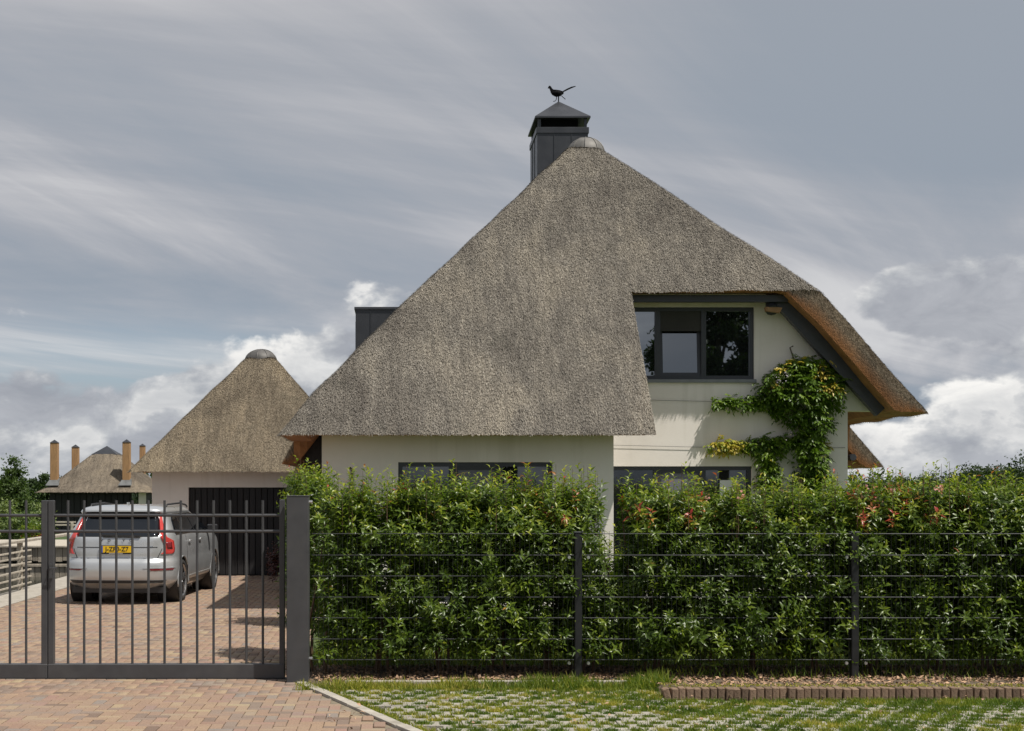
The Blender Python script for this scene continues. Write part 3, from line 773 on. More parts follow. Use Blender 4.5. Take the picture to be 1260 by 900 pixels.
# chimney
CX0, CX1, CY0, CY1 = wx(661, 29), wx(723.5, 29), 29.0, 30.5
ch = MB().box(CX0, CX1, CY0, CY1, 7.2, 9.665).build('chimney', 'zinc_dark', house)
MB().bbox(CX0 - .02, CX1 + .02, CY0 - .02, CY1 + .02, 9.665, 9.79, .006).build('chimney_band', 'zinc_dark', ch)
for (a, b) in ((CX0 + .02, CY0 + .02), (CX1 - .08, CY0 + .02), (CX0 + .02, CY1 - .08), (CX1 - .08, CY1 - .08)):
    MB().box(a, a + .06, b, b + .06, 9.79, 9.99).build('corner_post', 'zinc_dark', ch)
MB().box(CX0 + .10, CX1 - .20, CY0 + .12, CY1 - .12, 9.79, 9.985).build('flue', 'black', ch)
for xs_ in (.36, .74): MB().box(CX0 + xs_, CX0 + xs_ + .012, CY0 - .012, CY0, 7.6, 9.66).build('seam', 'zinc_dark', ch)
for ys_ in (.5, 1.0): MB().box(CX0 - .012, CX0, CY0 + ys_, CY0 + ys_ + .012, 7.6, 9.66).build('seam', 'zinc_dark', ch)
e = .05
cb = MB(); zc = 9.985; ax, ay = (CX0 + CX1) / 2 + .0, (CY0 + CY1) / 2
pts = [(CX0 - e, CY0 - e), (CX1 + e, CY0 - e), (CX1 + e, CY1 + e), (CX0 - e, CY1 + e)]
cb.poly([(x, y, zc) for x, y in pts] + [(x, y, zc + .035) for x, y in pts] + [(ax, ay, wz(125, 29.75))], [(3, 2, 1, 0), (0, 1, 5, 4), (1, 2, 6, 5), (2, 3, 7, 6), (3, 0, 4, 7), (4, 5, 8), (5, 6, 8), (6, 7, 8), (7, 4, 8)])
cb.build('chimney_roof', 'zinc_dark', ch)
# dormer on the left slope
DX, DD0 = wx(437.5, 27), 27.0
dz = wz(381, 27)
do = MB().box(DX, 1.6, DD0, 31, 3.4, dz).build('dormer', 'zinc_dark', house)
MB().bbox(DX - .025, 1.5, DD0 - .025, 31.02, dz, wz(378, 27), .004).build('dormer_trim', 'frame', do)
for k in range(3): MB().box(DX + .3 + k * .42, DX + .312 + k * .42, DD0 - .014, DD0, 4.2, dz - .002).build('seam', 'zinc_dark', do)
for k in range(3): MB().box(DX - .02, DX, 27.5 + k * 1.15, 28.45 + k * 1.15, 4.5, 5.4).build('dormer_window', 'glass', do)
# pipe behind the hedge by the wing wall
MB().tube([(wx(433, 21.7), 21.75, 0), (wx(433, 21.7), 21.75, wz(578, 21.7)), (wx(430, 21.7), 21.75, wz(576, 21.7))], .025, 8).build('garden_pipe', 'frame', house)
# vine wires on the gable wall
for yy in (494.5, 551):
    z = wz(yy, FD); MB().tube([(3.6, FD - .02, z + .05), (6.0, FD - .02, z - .005), (fr_ - .05, FD - .02, z)], .004, 4).build('vine_wire', 'wire', house)

# weather vane: pheasant silhouette cut from plate with a rounded body
vd = 29.75
def V2(zx, zy): return (wx(660 + zx / 21., vd), wz(95 + zy / 21., vd))
vn = thing('weather_vane', 'black pheasant weather vane on the tip of the chimney roof', 'weather vane', (ax, vd, wz(125, 29.75)))
body = [(300, 275), (318, 240), (345, 232), (375, 255), (400, 300), (435, 332), (520, 338), (600, 350), (670, 375), (705, 410), (700, 435), (660, 455), (635, 485), (600, 492), (555, 500), (520, 510), (470, 490), (410, 455), (375, 400), (355, 330), (335, 285), (300, 290)]
def plate(pts, t):
    P = [V2(*p) for p in pts]
    return MB().prism([(x, z) for x, z in P][::-1], vd - t, vd + t)
b = plate(body, .03)
b.lathe([(0, -.125), (.035, -.10), (.06, -.04), (.065, .02), (.045, .08), (.0, .12)], (V2(530, 420)[0], vd, V2(530, 418)[1]), 'x', 12)
b.build('body', 'vane', vn)
plate([(660, 380), (690, 360), (800, 300), (900, 255), (1000, 235), (1020, 243), (930, 280), (830, 325), (740, 370), (700, 388)], .012).build('tail', 'vane', vn)
L1 = [(*V2(520, 505), 0), (*V2(515, 575), 0), (*V2(495, 620), 0), (*V2(435, 635), 0)]
MB().tube([(x, vd - .01, z) for x, z, _ in L1], .008, 6).build('leg', 'vane', vn)
L2 = [V2(650, 480), V2(700, 530), V2(745, 560), V2(740, 580)]
MB().tube([(x, vd + .01, z) for x, z in L2], .008, 6).build('leg', 'vane', vn)
MB().tube([(*[V2(572, 480)[0], vd], V2(572, 480)[1]), (V2(572, 650)[0], vd, V2(572, 680)[1])], .013, 6).build('spindle', 'vane', vn)

# ================================================================== GARAGE
GD = 30.55
garage = thing('garage', 'white plastered garage with a pyramid thatched roof and wide dark boarded door', 'garage', (-3.34, GD, 0))
GX0, GX1 = -6.05, -.63
def g_H(x, d):
    zf = 2.36 + 1.20 * (d - 30.0); zl = 2.36 + 1.172 * (x - GX0); zr = 2.36 + 1.172 * (GX1 - x); zb = 2.36 + 1.20 * (35.3 - d)
    return smin([zf, zl, zr, zb, np.full_like(zf, 5.13)], .04) + und(x * 1.1, d * .9) * np.clip((zf - 2.4) * 1.5, 0, 1)
roof('thatched_roof', garage, g_H, lambda x, d, t: np.maximum(t - .4, 2.36), lambda x, d: (x > GX0) & (x < GX1) & (d > 30) & (d < 35.3), lines(GX0, GX1), lines(30, 35.3), 'thatch_warm', 180000, (GX0, GX1, 30, 33.5))
ridge_cap(garage, (-3.34, 32.68, 5.09), .385, .27, m='zinc_dull')
gl, gr, gt = wx(187, GD), -1.0, wz(600, GD)
da_, db_ = wx(232, GD), -2.15
wall('wall', [(rc(gl, da_, -.1, gt), GD, GD + .3), (rc(db_, gr, -.1, gt), GD, GD + .3), (rc(gl, gr, gt, 2.6), GD, GD + .3), (rc(gl, gl + .3, -.1, 2.6), GD + .3, 34.8)], parent=garage)
gd_ = MB().box(da_ + .001, db_ - .001, GD + .10, GD + .14, -.02, gt - .001).build('garage_door', 'board_dark', garage)
nb = 19; bwid = (db_ - da_ - .01) / nb
for k in range(nb):
    MB().bbox(da_ + .005 + k * bwid + .006, da_ + .005 + (k + 1) * bwid - .006, GD + .06, GD + .099, 0.01, gt - .012, .008).build('board', 'board_dark', gd_)

# ================================================================== BOATHOUSE ACROSS THE WATER
BD = 60.0
bh = thing('boathouse', 'low dark boarded building with a thatched hip roof and four tall wooden columns', 'boathouse', (wx(115, BD), BD, 0))
bx0, bx1 = wx(43, BD), wx(188, BD); bze = wz(606, BD); bza = wz(560, 64)
def b_H(x, d):
    e = smin([x - bx0, bx1 - x, (d - BD) * .98, (BD + 5.5 - d)], .07)
    return bze + np.where(e < .5, .6 * e, np.minimum(.3 + .95 * (e - .5), 1.76))
roof('thatched_roof', bh, b_H, lambda x, d, t: np.maximum(t - .35, bze), lambda x, d: (x > bx0) & (x < bx1) & (d > BD) & (d < BD + 5.5), lines(bx0, bx1, step=.15), lines(BD, BD + 5.5, step=.15), 'thatch_far', 14000, (bx0, bx1, BD, BD + 5), .16, .007)
cxm, cym = (bx0 + bx1) / 2, BD + 2.6
cpz = float(b_H(np.array([cxm]), np.array([cym + 0.]))[0])
MB().poly([(cxm - .60, cym - .54, bze + 1.74), (cxm + .60, cym - .54, bze + 1.74), (cxm + .60, cym + .8, bze + 1.74), (cxm - .60, cym + .8, bze + 1.74), (cxm, cym + .1, bze + 2.16)], [(0, 1, 4), (1, 2, 4), (2, 3, 4), (3, 0, 4), (3, 2, 1, 0)]).build('roof_cap', 'zinc_dark', bh)
bwl = MB().box(wx(61, BD + .6), wx(180, BD + .6), BD + .6, BD + 5.0, -.3, bze + .2).build('wall', 'board_dark', bh)
for k in range(15):
    a = wx(61, BD + .6) + k * .28
    MB().bbox(a + .01, a + .265, BD + .56, BD + .598, -.25, bze - .01, .01).build('board', 'board_dark', bwl)
MB().box(wx(162, BD + .5), wx(170, BD + .5), BD + .53, BD + .55, .9, bze - .05).build('window', 'glass', bh)
MB().box(wx(170.5, BD + .5), wx(179.5, BD + .5), BD + .5, BD + .55, -.2, bze - .02).build('plaster_strip', 'plaster', bh)
for (a, b, t, bot, dd_) in ((61.5, 70.5, 541, 592, 60.6), (88, 96, 547, 575, 63.8), (150.5, 159.5, 540.5, 593, 60.6), (171.5, 178, 546, 590, 63.8)):
    xa, xb = wx(a, dd_), wx(b, dd_); wq = xb - xa
    zt = wz(t, dd_); hc = wq * .45
    col_ = MB().bbox(xa, xb, dd_, dd_ + wq, wz(bot, dd_) - .3, zt - hc, .01).build('wood_column', 'wood_orange', bh)
    m_ = MB(); e = .02; P = [(xa - e, dd_ - e), (xb + e, dd_ - e), (xb + e, dd_ + wq + e), (xa - e, dd_ + wq + e)]
    m_.poly([(x, y, zt - hc) for x, y in P] + [((xa + xb) / 2, dd_ + wq / 2, zt)], [(0, 1, 4), (1, 2, 4), (2, 3, 4), (3, 0, 4), (3, 2, 1, 0)])
    m_.build('column_cap', 'zinc_dark', col_)
    if dd_ < 61:
        zb_ = wz(591, dd_)
        MB().poly([(xa - .03, dd_ - .03, zb_), (xb + .03, dd_ - .03, zb_), (xb + .14, dd_ - .28, zb_ - .24), (xa - .14, dd_ - .28, zb_ - .24), (xa - .03, dd_ + wq, zb_ + .1), (xb + .03, dd_ + wq, zb_ + .1)], [(0, 1, 2, 3), (4, 5, 1, 0), (1, 5, 2), (4, 0, 3)]).build('flashing', 'lead', col_)

# ================================================================== WATERSIDE
bank = thing('timber_bank', 'pale weathered timber piling lining the far bank of the pond', 'timber bank', (-12, 36, 0))
x = -14.5
while x < -7.3:
    w_ = random.uniform(.14, .19); MB().bbox(x, x + w_ - .012, 35.9, 36.0, .05 - random.uniform(0, .05), .40, .008).build('plank', 'pile_wood', bank)
    MB().bbox(x, x + w_ - .012, 35.60, 35.66, -.6, -.06 + random.uniform(-.03, .02), .008).build('plank', 'pile_wood', bank)
    x += w_
MB().bbox(-14.5, -7.3, 35.82, 36.3, .40, .45, .01).build('deck_edge', 'wood_grey', bank)
MB().box(-14.5, -7.3, 35.62, 36.3, -.5, -.085).build('lower_ledge', 'board_dark', bank)
MB().bbox(-14.5, -7.3, 35.55, 35.60, -.10, -.03, .01).build('waling', 'pile_wood', bank)
sheet('far_deck', [[(-20, 36.3), (-7.3, 36.3), (-7.3, 41), (-20, 41)]], .405, 'wood_grey')
sheet('far_bank', [[(-60, 41), (12, 41), (12, 58), (-60, 58)]], -.02, 'turf')

fence_w = thing('wooden_fence', 'weathered wooden slat fence with a thick handrail along the quay', 'fence', (-7.33, 26, 0))
for dd_ in (22.2, 24.1, 26.0): MB().bbox(-7.38, -7.29, dd_ - .045, dd_ + .045, 0.01, .93, .006).build('post', 'wood_grey', fence_w)
for k, py in enumerate((677, 684.5, 692, 701, 709.6, 717.6)):
    z = wz(py + 1.5, 26.0); MB().bbox(-7.29, -7.262, 21.4 + random.uniform(-.05, .05), 26.55 + random.uniform(-.05, .05), z - .015, z + .015, .004).build('slat', 'wood_grey', fence_w)
MB().bbox(-7.42, -7.25, 21.4, 30.4, .935, .985, .008).build('handrail', 'wood_grey', fence_w)
for dd_ in (30.2,): MB().bbox(-7.36, -7.30, dd_ - .03, dd_ + .03, 0.01, .934, .006).build('post', 'wood_grey', fence_w)
rail = thing('far_railing', 'thin pale wooden railing on the far bank before the boathouse', 'railing', (wx(60, 50), 50, 0))
for zz in (wz(643.5, 50), wz(646.5, 50) - .02): MB().bbox(-22, wx(93, 50), 50, 50.06, zz, zz + .055, .005).build('rail', 'wood_grey', rail)
for k in range(5): 
    xq = -21 + k * 2.2; MB().bbox(xq, xq + .09, 49.93, 49.998, -.1, wz(643, 50), .006).build('post', 'wood_grey', rail)

# ================================================================== GATE AND FENCE
GT = 14.0
def leaf_gate(px0, px1, bars, label, stile_l=None, stile_r=None, tall_r=None):
    x0, x1 = wx(px0, GT), wx(px1, GT)
    g = thing('gate_leaf', label, 'gate', ((x0 + x1) / 2, GT, 0), 'leaves of the double driveway gate')
    MB().bbox(x0, x1, GT, GT + .10, wz(834.5, GT), wz(817.5, GT), .006).build('bottom_beam', 'steel_gate', g)
    for y in (634.5, 654.2):
        z = wz(y, GT); MB().tube([(x0 + .02, GT + .05, z), (x1 - .02, GT + .05, z)], .0155, 8).build('rail', 'steel_gate', g)
    for b in bars:
        x = wx(b, GT + .05); MB().tube([(x, GT + .05, wz(817.5, GT) - .02), (x, GT + .05, wz(616, GT))], .0135, 8).build('bar', 'steel_gate', g, smooth=False)
    for (a, b, top) in (stile_l, stile_r):
        if a is None: continue
        MB().bbox(wx(a, GT), wx(b, GT), GT + .012, GT + .088, wz(818, GT) - .001, wz(top, GT), .005).build('stile', 'steel_gate', g)
    return g
g1 = leaf_gate(58.6, 350, [83.8, 103.6, 123.4, 143.1, 162.9, 182.7, 202.5, 222.5, 242.6, 262.8, 283.0, 303.2, 323.4], 'right leaf of the dark grey bar gate, in front of the parked car', (58.7, 65.5, 616), (343.5, 350, 615))
lk = MB().bbox(wx(60.5, GT), wx(64.5, GT), GT - .012, GT + .010, wz(712, GT), wz(694, GT), .003).build('lock', 'bolt_dark', g1)
MB().tube([(wx(62.5, GT), GT - .012, wz(699, GT)), (wx(62.5, GT), GT - .05, wz(699, GT)), (wx(72, GT), GT - .05, wz(699, GT))], .007, 6).build('handle', 'bolt_dark', lk)
g2 = leaf_gate(-235, 58, [x for x in (12.2, 32.2, -7.8, -27.8, -47.8, -67.8, -87.8, -107.8, -127.8, -147.8, -167.8, -187.8, -207.8)], 'left leaf of the dark grey bar gate, cut off by the picture edge', (-235, -228, 616), (50.2, 57.8, 616))
MB().box(wx(-240, GT), wx(352, GT), GT - .01, GT + .11, -.02, .004).build('gate_track', 'steel_gate', None)
trk = bpy.data.objects['gate_track']; tag(trk, 'dark steel threshold strip lying in the paving beneath the gate', 'gate track')
pd = 13.75
x0, x1 = wx(352.5, pd), wx(379.5, pd)
gpst = thing('gate_post', 'broad square dark grey steel post between the gate and the hedge', 'gate post', (x0, pd, 0))
MB().bbox(x0, x1, pd, pd + .225, -.05, wz(611, pd), .006).build('post_body', 'steel_gate', gpst)
MB().bbox(x0 - .003, x1 + .003, pd - .003, pd + .228, wz(611, pd), wz(610, pd), .003).build('post_cap', 'steel_gate', gpst)
for y in (618, 812): MB().tube([(x1, pd + .11, wz(y, pd)), (x1 + .035, pd + .11, wz(y, pd))], .016, 8).build('bolt', 'bolt', gpst)
# far gate post outside the left edge is not in view

wf = thing('wire_fence', 'dark metal mesh fence with two slim posts in front of the hedge', 'fence', (3.3, GT, 0))
FPX = [712, 1053, 1394]
for p in FPX[:2] + [1394]:
    xc = wx(p, GT); po = MB().bbox(xc - .040, xc + .040, GT + .01, GT + .09, -.1, wz(656, GT), .008).build('post', 'steel_fence', wf)
    MB().bbox(xc - .049, xc + .049, GT + .007, GT + .093, wz(656, GT), wz(654.5, GT), .003).build('post_cap', 'frame', po)
    for s_ in (-1, 1):
        for y in (686, 816): MB().tube([(xc + s_ * .10, GT - .022, wz(y, GT)), (xc + s_ * .10, GT + .004, wz(y, GT))], .017, 8).build('clamp', 'bolt', po)
ys = [657, 683.3, 709, 735, 760.5, 786.5, 812, 835]
for a, b in ((x1 + .02, wx(712, GT) - .05), (wx(712, GT) + .05, wx(1053, GT) - .05), (wx(1053, GT) + .05, wx(1394, GT) - .05)):
    pn_ = MB()
    for k, y in enumerate(ys):
        z = wz(y, GT)
        m_ = MB().tube([(a, GT - .005, z), (b, GT - .005, z)], .0040, 5); m_.tube([(a, GT + .009, z), (b, GT + .009, z)], .0040, 5)
        m_.build('horizontal_wire', 'wire', wf)
    x = a + .02
    while x < b:
        pn_.tube([(x, GT + .002, .02), (x, GT + .002, wz(654, GT))], .0019, 4, cap=False); x += .0424 * 1.18
    pn_.build('vertical_wires', 'steel_fence', wf, kind='stuff')

# ================================================================== CAR (origin: middle of the rear axle on the ground; y forward)
RA = .98
SL = np.array([  # z, half width, rear y, front y, corner radius
 (.22, .80, .34, 4.55, .40), (.31, .88, .14, 4.74, .48), (.38, .94, .045, 4.84, .52), (.47, .965, .012, 4.9, .55), (.60, .972, .0, 4.93, .55), (.70, .970, .008, 4.93, .55),
 (.755, .966, .03, 4.92, .54), (.79, .962, .088, 4.92, .52), (.90, .962, .090, 4.90, .50), (1.02, .955, .10, 4.80, .48), (1.10, .945, .105, 4.60, .46), (1.16, .925, .12, 4.25, .40), (1.20, .905, .155, 3.95, .34),
 (1.32, .855, .265, 3.55, .28), (1.44, .805, .37, 3.20, .25), (1.55, .76, .455, 2.88, .22), (1.575, .75, .44, 2.80, .22), (1.59, .765, .36, 2.76, .26), (1.635, .74, .36, 2.65, .26), (1.67, .70, .41, 2.55, .26), (1.70, .62, .56, 2.42, .26), (1.715, .46, .85, 2.2, .26)])
zd = np.linspace(.22, 1.715, 300)
SD = np.stack([np.interp(zd, SL[:, 0], SL[:, k]) for k in range(1, 5)], 1)
ker = np.ones(5) / 5
SD = np.stack([np.convolve(np.pad(SD[:, k], 2, mode='edge'), ker, 'valid') for k in range(4)], 1)
def sl(z): return [float(np.interp(z, zd, SD[:, k])) for k in range(4)]
def crown(x, hw): return .045 * (x / hw) ** 2              # rear face bows in plan
def rear_pos(u, z, off=0.):
    hw, yr, yf, r = sl(z); s_ = 1 if u >= 0 else -1; u = abs(u); st = hw - r
    if u <= st: return (s_ * u, yr + crown(u, hw) - off - RA, z)
    a = (u - st) / r
    if a <= math.pi / 2: return (s_ * (st + (r + off) * math.sin(a)), yr + crown(st, hw) + r - (r + off) * math.cos(a) - RA, z)
    return (s_ * (hw + off), yr + crown(st, hw) + r + (u - st - r * math.pi / 2) - RA, z)
def side_pos(y, z, off=0., s_=1): return (s_ * (sl(z)[0] + off), y - RA, z)
def patch(rows, fn, off=.006, n=8, sub=6, b=None):
    """rows [(z, a, b)] -> surface strip with folded-in rim"""
    b = b or MB(); rr = []
    for (z0, a0, b0), (z1, a1, b1) in zip(rows, rows[1:]):
        for k in range(sub): t = k / sub; rr.append((z0 + (z1 - z0) * t, a0 + (a1 - a0) * t, b0 + (b1 - b0) * t))
    rr.append(rows[-1]); m = n + 1
    pts = [fn(a + (c - a) * k / n, z, off) for z, a, c in rr for k in range(m)]
    fs = [(i * m + k, i * m + k + 1, (i + 1) * m + k + 1, (i + 1) * m + k) for i in range(len(rr) - 1) for k in range(n)]
    N = len(pts); ring = [k for k in range(m)] + [i * m + n for i in range(1, len(rr))] + [(len(rr) - 1) * m + k for k in range(n - 1, -1, -1)] + [i * m for i in range(len(rr) - 2, 0, -1)]
    inner = [fn(a + (c - a) * (k % m) / n, z, -.012) for (z, a, c, k) in [(rr[i // m][0], rr[i // m][1], rr[i // m][2], i) for i in ring]]
    L = len(ring)
    fs += [(ring[i], ring[(i + 1) % L], N + (i + 1) % L, N + i) for i in range(L)]
    return b.poly(pts + inner, fs)
car = thing('parked_car', 'silver grey family SUV seen from behind, parked on the brick driveway before the garage', 'car', (0, 0, 0))
def outline(z):
    hw, yr, yf, r = sl(z); out = []
    st = hw - r
    for k in range(7): out.append(rear_pos(st * k / 6, z)[:2])
    for k in range(1, 9): out.append(rear_pos(st + r * math.pi / 2 * k / 8, z)[:2])
    ya = out[-1][1]; rf = min(.7, r * 1.5); xf = hw - rf; yb = yf - RA - rf
    for k in range(1, 16): out.append((hw, ya + (yb - ya) * k / 15))
    for k in range(1, 9): a = math.pi / 2 * k / 8; out.append((xf + rf * math.cos(a), yb + rf * math.sin(a)))
    for k in range(1, 5): out.append((xf * (1 - k / 4), yf - RA))
    return out + [(-x, y) for x, y in out[-2:0:-1]]
zs = np.concatenate([np.linspace(.22, 1.55, 46), np.linspace(1.565, 1.715, 12)])
b = MB(); oo = [[(x, y, z) for x, y in outline(z)] for z in zs]; m_ = len(oo[0])
b.poly([p for o in oo for p in o], [(i * m_ + k, i * m_ + (k + 1) % m_, (i + 1) * m_ + (k + 1) % m_, (i + 1) * m_ + k) for i in range(len(zs) - 1) for k in range(m_)]
       + [tuple(range(m_ - 1, -1, -1)), tuple(range((len(zs) - 1) * m_, len(zs) * m_))])
body_me = b.mesh('body')
tmp = bpy.data.objects.new('tmp', body_me); C.objects.link(tmp)
cut = MB()
WY = [0, 2.92]
for wy in WY:
    for s_ in (-1, 1): cut.lathe([(.0001, s_ * .60), (.425, s_ * .60), (.425, s_ * 1.2), (.0001, s_ * 1.2)], (0, wy, .375), 'x', 36)
cu = cut.build('cut', 'tyre'); md = tmp.modifiers.new('b', 'BOOLEAN'); md.object = cu; md.operation = 'DIFFERENCE'; md.solver = 'EXACT'
bpy.context.view_layer.update()
ev = tmp.evaluated_get(bpy.context.evaluated_depsgraph_get()); bm2 = bpy.data.meshes.new_from_object(ev)
bpy.data.objects.remove(tmp); bpy.data.objects.remove(cu); bm2.materials.clear()
for p in bm2.polygons: p.material_index = 0; p.use_smooth = True
bm_ = bmesh.new(); bm_.from_mesh(bm2)
for e_ in bm_.edges:
    if len(e_.link_faces) == 2 and e_.calc_face_angle(0) > R(38): e_.smooth = False
bm_.to_mesh(bm2); bm_.free()
link('body', bm2, 'car_paint', car)
for wy in WY:
    for s_ in (-1, 1):
        MB().lathe([(.424, s_ * .58), (.424, s_ * .945)], (0, wy, .375), 'x', 36).build('wheel_arch', 'car_black', car, smooth=True)
        lip = [(s_ * (.963), wy + .433 * math.cos(a), .375 + .433 * math.sin(a)) for a in np.linspace(R(-12), R(192), 26)]
        MB().tube(lip, .012, 6).build('arch_lip', 'car_paint', car, smooth=True)
MB().box(-.80, .80, -.75, 3.7, .20, .30).build('underbody', 'car_black', car)
# wheels
def wheel(wy, s_):
    w_ = bpy.data.objects.new('wheel', None); C.objects.link(w_); w_.parent = car; w_.empty_display_size = .1
    T_ = .375; x0 = s_ * .69; x1 = s_ * .965
    MB().lathe([(.27, x0), (.345, x0), (T_ - .012, x0 + s_ * .02), (T_, x0 + s_ * .06), (T_, x1 - s_ * .06), (T_ - .012, x1 - s_ * .02), (.35, x1 - s_ * .002), (.285, x1), (.275, x1 - s_ * .03), (.27, x0)], (0, wy, T_), 'x', 44).build('tyre', 'tyre', w_, smooth=True)
    MB().lathe([(.0, x0 + s_ * .05), (.27, x0 + s_ * .05), (.27, x1 - s_ * .03)], (0, wy, T_), 'x', 32).build('rim_barrel', 'rim_dark', w_)
    r = MB().lathe([(.262, x1 - s_ * .03), (.280, x1 - s_ * .004), (.285, x1 - s_ * .012)], (0, wy, T_), 'x', 44)
    r.lathe([(0, x1 - s_ * .03), (.05, x1 - s_ * .025), (.06, x1 - s_ * .06)], (0, wy, T_), 'x', 20)
    for k in range(5):
        for da in (-.17, .17):
            a = 2 * math.pi * k / 5 + .3; a2 = a + da
            p = (wy + .04 * math.cos(a), T_ + .04 * math.sin(a)); q = (wy + .275 * math.cos(a2), T_ + .275 * math.sin(a2))
            d_ = Vector((q[0] - p[0], q[1] - p[1])).normalized(); nn = Vector((-d_.y, d_.x))
            P = []
            for xx_ in (x1 - s_ * .055, x1 - s_ * .018):
                P += [(xx_, p[0] - nn.x * .022, p[1] - nn.y * .022), (xx_, q[0] - nn.x * .015, q[1] - nn.y * .015), (xx_, q[0] + nn.x * .015, q[1] + nn.y * .015), (xx_, p[0] + nn.x * .022, p[1] + nn.y * .022)]
            r.poly(P, [(0, 1, 2, 3), (7, 6, 5, 4), (0, 4, 5, 1), (1, 5, 6, 2), (2, 6, 7, 3), (3, 7, 4, 0)])
    r.build('rim', 'rim', w_)
for wy in WY:
    for s_ in (-1, 1): wheel(wy, s_)
# glazing
patch([(1.175, -.70, .70), (1.22, -.725, .725), (1.40, -.69, .69), (1.56, -.63, .63)], rear_pos, .004, 14).build('rear_window', 'car_glass', car, smooth=True)
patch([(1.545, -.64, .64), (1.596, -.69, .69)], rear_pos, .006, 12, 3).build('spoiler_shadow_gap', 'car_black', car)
for s_ in (-1, 1):
    fn = lambda y, z, off, s_=s_: side_pos(y, z, off, s_)
    patch([(1.215, .60, 3.50), (1.30, .63, 3.28), (1.45, .72, 2.92), (1.535, .84, 2.62), (1.565, 1.02, 2.40)], fn, .004, 20, 3).build('side_glass', 'car_glass', car, smooth=True)
    for ya, yb in ((1.30, 1.16), (2.22, 2.08)):
        patch([(1.21, ya, ya + .05), (1.56, yb + .25 * (ya > 2) * 0, yb + .045)], fn, .010, 2, 5).build('window_pillar', 'car_black' if ya > 2 else 'chrome', car)
    patch([(1.197, .60, 3.55), (1.213, .60, 3.52)], fn, .010, 16, 1).build('window_trim', 'chrome', car)
    # tail lamp: slim strip beside the glass, kicking out into a boomerang below
    sg = lambda u, z, off, s_=s_: rear_pos(s_ * u, z, off)
    patch([(1.555, .645, .69), (1.30, .71, .775), (1.17, .745, .86), (1.10, .79, 1.03), (.97, .84, 1.06), (.90, .80, 1.05), (.875, .76, 1.00)], sg, .014, 6, 5).build('tail_lamp', 'lamp_red', car, smooth=True)
    patch([(1.08, .845, .97), (.96, .88, .99)], sg, .019, 4, 3).build('lamp_lens', 'lamp_dark_red', car, smooth=True)
    patch([(.595, .62, 1.05), (.625, .55, 1.08)], sg, .006, 8, 2).build('reflector', 'lamp_dark_red', car)
    patch([(.632, .50, 1.12), (.645, .48, 1.13)], sg, .010, 8, 1).build('bumper_crease', 'car_paint', car)
    # door seams and handles
    for ya, yb in ((1.32, 1.32), (2.25, 2.22)):
        patch([(.42, ya, ya + .010), (1.20, yb, yb + .010)], fn, .003, 1, 12).build('door_seam', 'car_black', car)
    for y in (1.42, 2.36):
        x = s_ * (sl(1.06)[0] + .025); MB().tube([(x, y - RA, 1.06), (x + s_ * .012, y + .03 - RA, 1.065), (x + s_ * .012, y + .15 - RA, 1.065), (x, y + .18 - RA, 1.06)], .013, 6).build('door_handle', 'car_paint', car, smooth=True)
    patch([(.36, 1.45, 3.38), (.43, 1.45, 3.38)], fn, .014, 6, 2).build('sill_trim', 'car_silver', car)
    patch([(.27, 1.42, 3.42), (.345, 1.42, 3.42)], fn, .010, 6, 2).build('sill_cladding', 'car_black', car)
    MB().tube([(s_ * .66, .85 - RA, 1.665), (s_ * .675, 1.0 - RA, 1.725), (s_ * .69, 1.9 - RA, 1.74), (s_ * .68, 2.5 - RA, 1.70), (s_ * .675, 2.62 - RA, 1.66)], .017, 6).build('roof_rail', 'car_black', car, smooth=True)
    mm = MB(); mx_, my_ = s_ * 1.04, 3.22 - RA
    mm.bbox(mx_ - .10, mx_ + .10, my_, my_ + .10, 1.17, 1.31, .02); mm.build('mirror', 'car_black', car)
    MB().tube([(s_ * .89, my_ + .06, 1.18), (s_ * .98, my_ + .05, 1.20)], .022, 6).build('mirror_arm', 'car_black', car)
# rear details
patch([(.985, -.70, .70), (1.0, -.70, .70)], rear_pos, .003, 12, 1).build('tailgate_crease', 'car_black', car)
pl = MB().box(-.265, .265, -.925, -.915, .905, 1.02).build('number_plate', 'plate_yellow', car)
MB().box(-.265, -.222, -.928, -.9255, .906, 1.019).build('country_band', 'plate_blue', pl)
MB().box(-.275, .275, -.914, -.905, .88, 1.03).build('plate_holder', 'car_black', car)
def text(txt, size, loc, m, parent, name, depth=.002):
    cv = bpy.data.curves.new('t', 'FONT'); cv.body = txt; cv.size = size; cv.align_x = 'CENTER'; cv.align_y = 'CENTER'; cv.extrude = depth; cv.offset = .0012
    to = bpy.data.objects.new('t', cv); C.objects.link(to); bpy.context.view_layer.update()
    me = bpy.data.meshes.new_from_object(to.evaluated_get(bpy.context.evaluated_depsgraph_get())); bpy.data.objects.remove(to)
    me.transform(Matrix.Translation(loc) @ Matrix.Rotation(R(90), 4, 'X')); me.materials.clear()
    return link(name, me, m, parent)
text('J-ZP-07-X'[0:1] + '-ZP0-Z7', .108, (.022, -.927, .963), 'ink', pl, 'plate_characters')
MB().box(-.12, .12, -.917, -.9145, .884, .899).build('holder_strip', 'white_paint', car)
for k, chx in enumerate('VOLVO'):
    text(chx, .062, ((k - 2) * .125, -.888, 1.115), 'rim_dark', car, 'badge_letter', .003)
patch([(.995, .52, .62), (1.02, .52, .62)], rear_pos, .006, 3, 1).build('model_badge', 'chrome', car)
patch([(.80, -.86, .86), (.812, -.86, .86)], rear_pos, .003, 14, 1).build('bumper_seam', 'car_black', car)
for s_ in (-1, 1):
    sg = lambda u, z, off, s_=s_: rear_pos(s_ * u, z, off)
    patch([(.81, .70, .712), (.97, .78, .792)], sg, .004, 1, 6).build('tailgate_seam', 'car_black', car)
patch([(.375, -.80, .80), (.425, -.90, .90)], rear_pos, .008, 18, 2).build('bumper_grille', 'car_black', car)
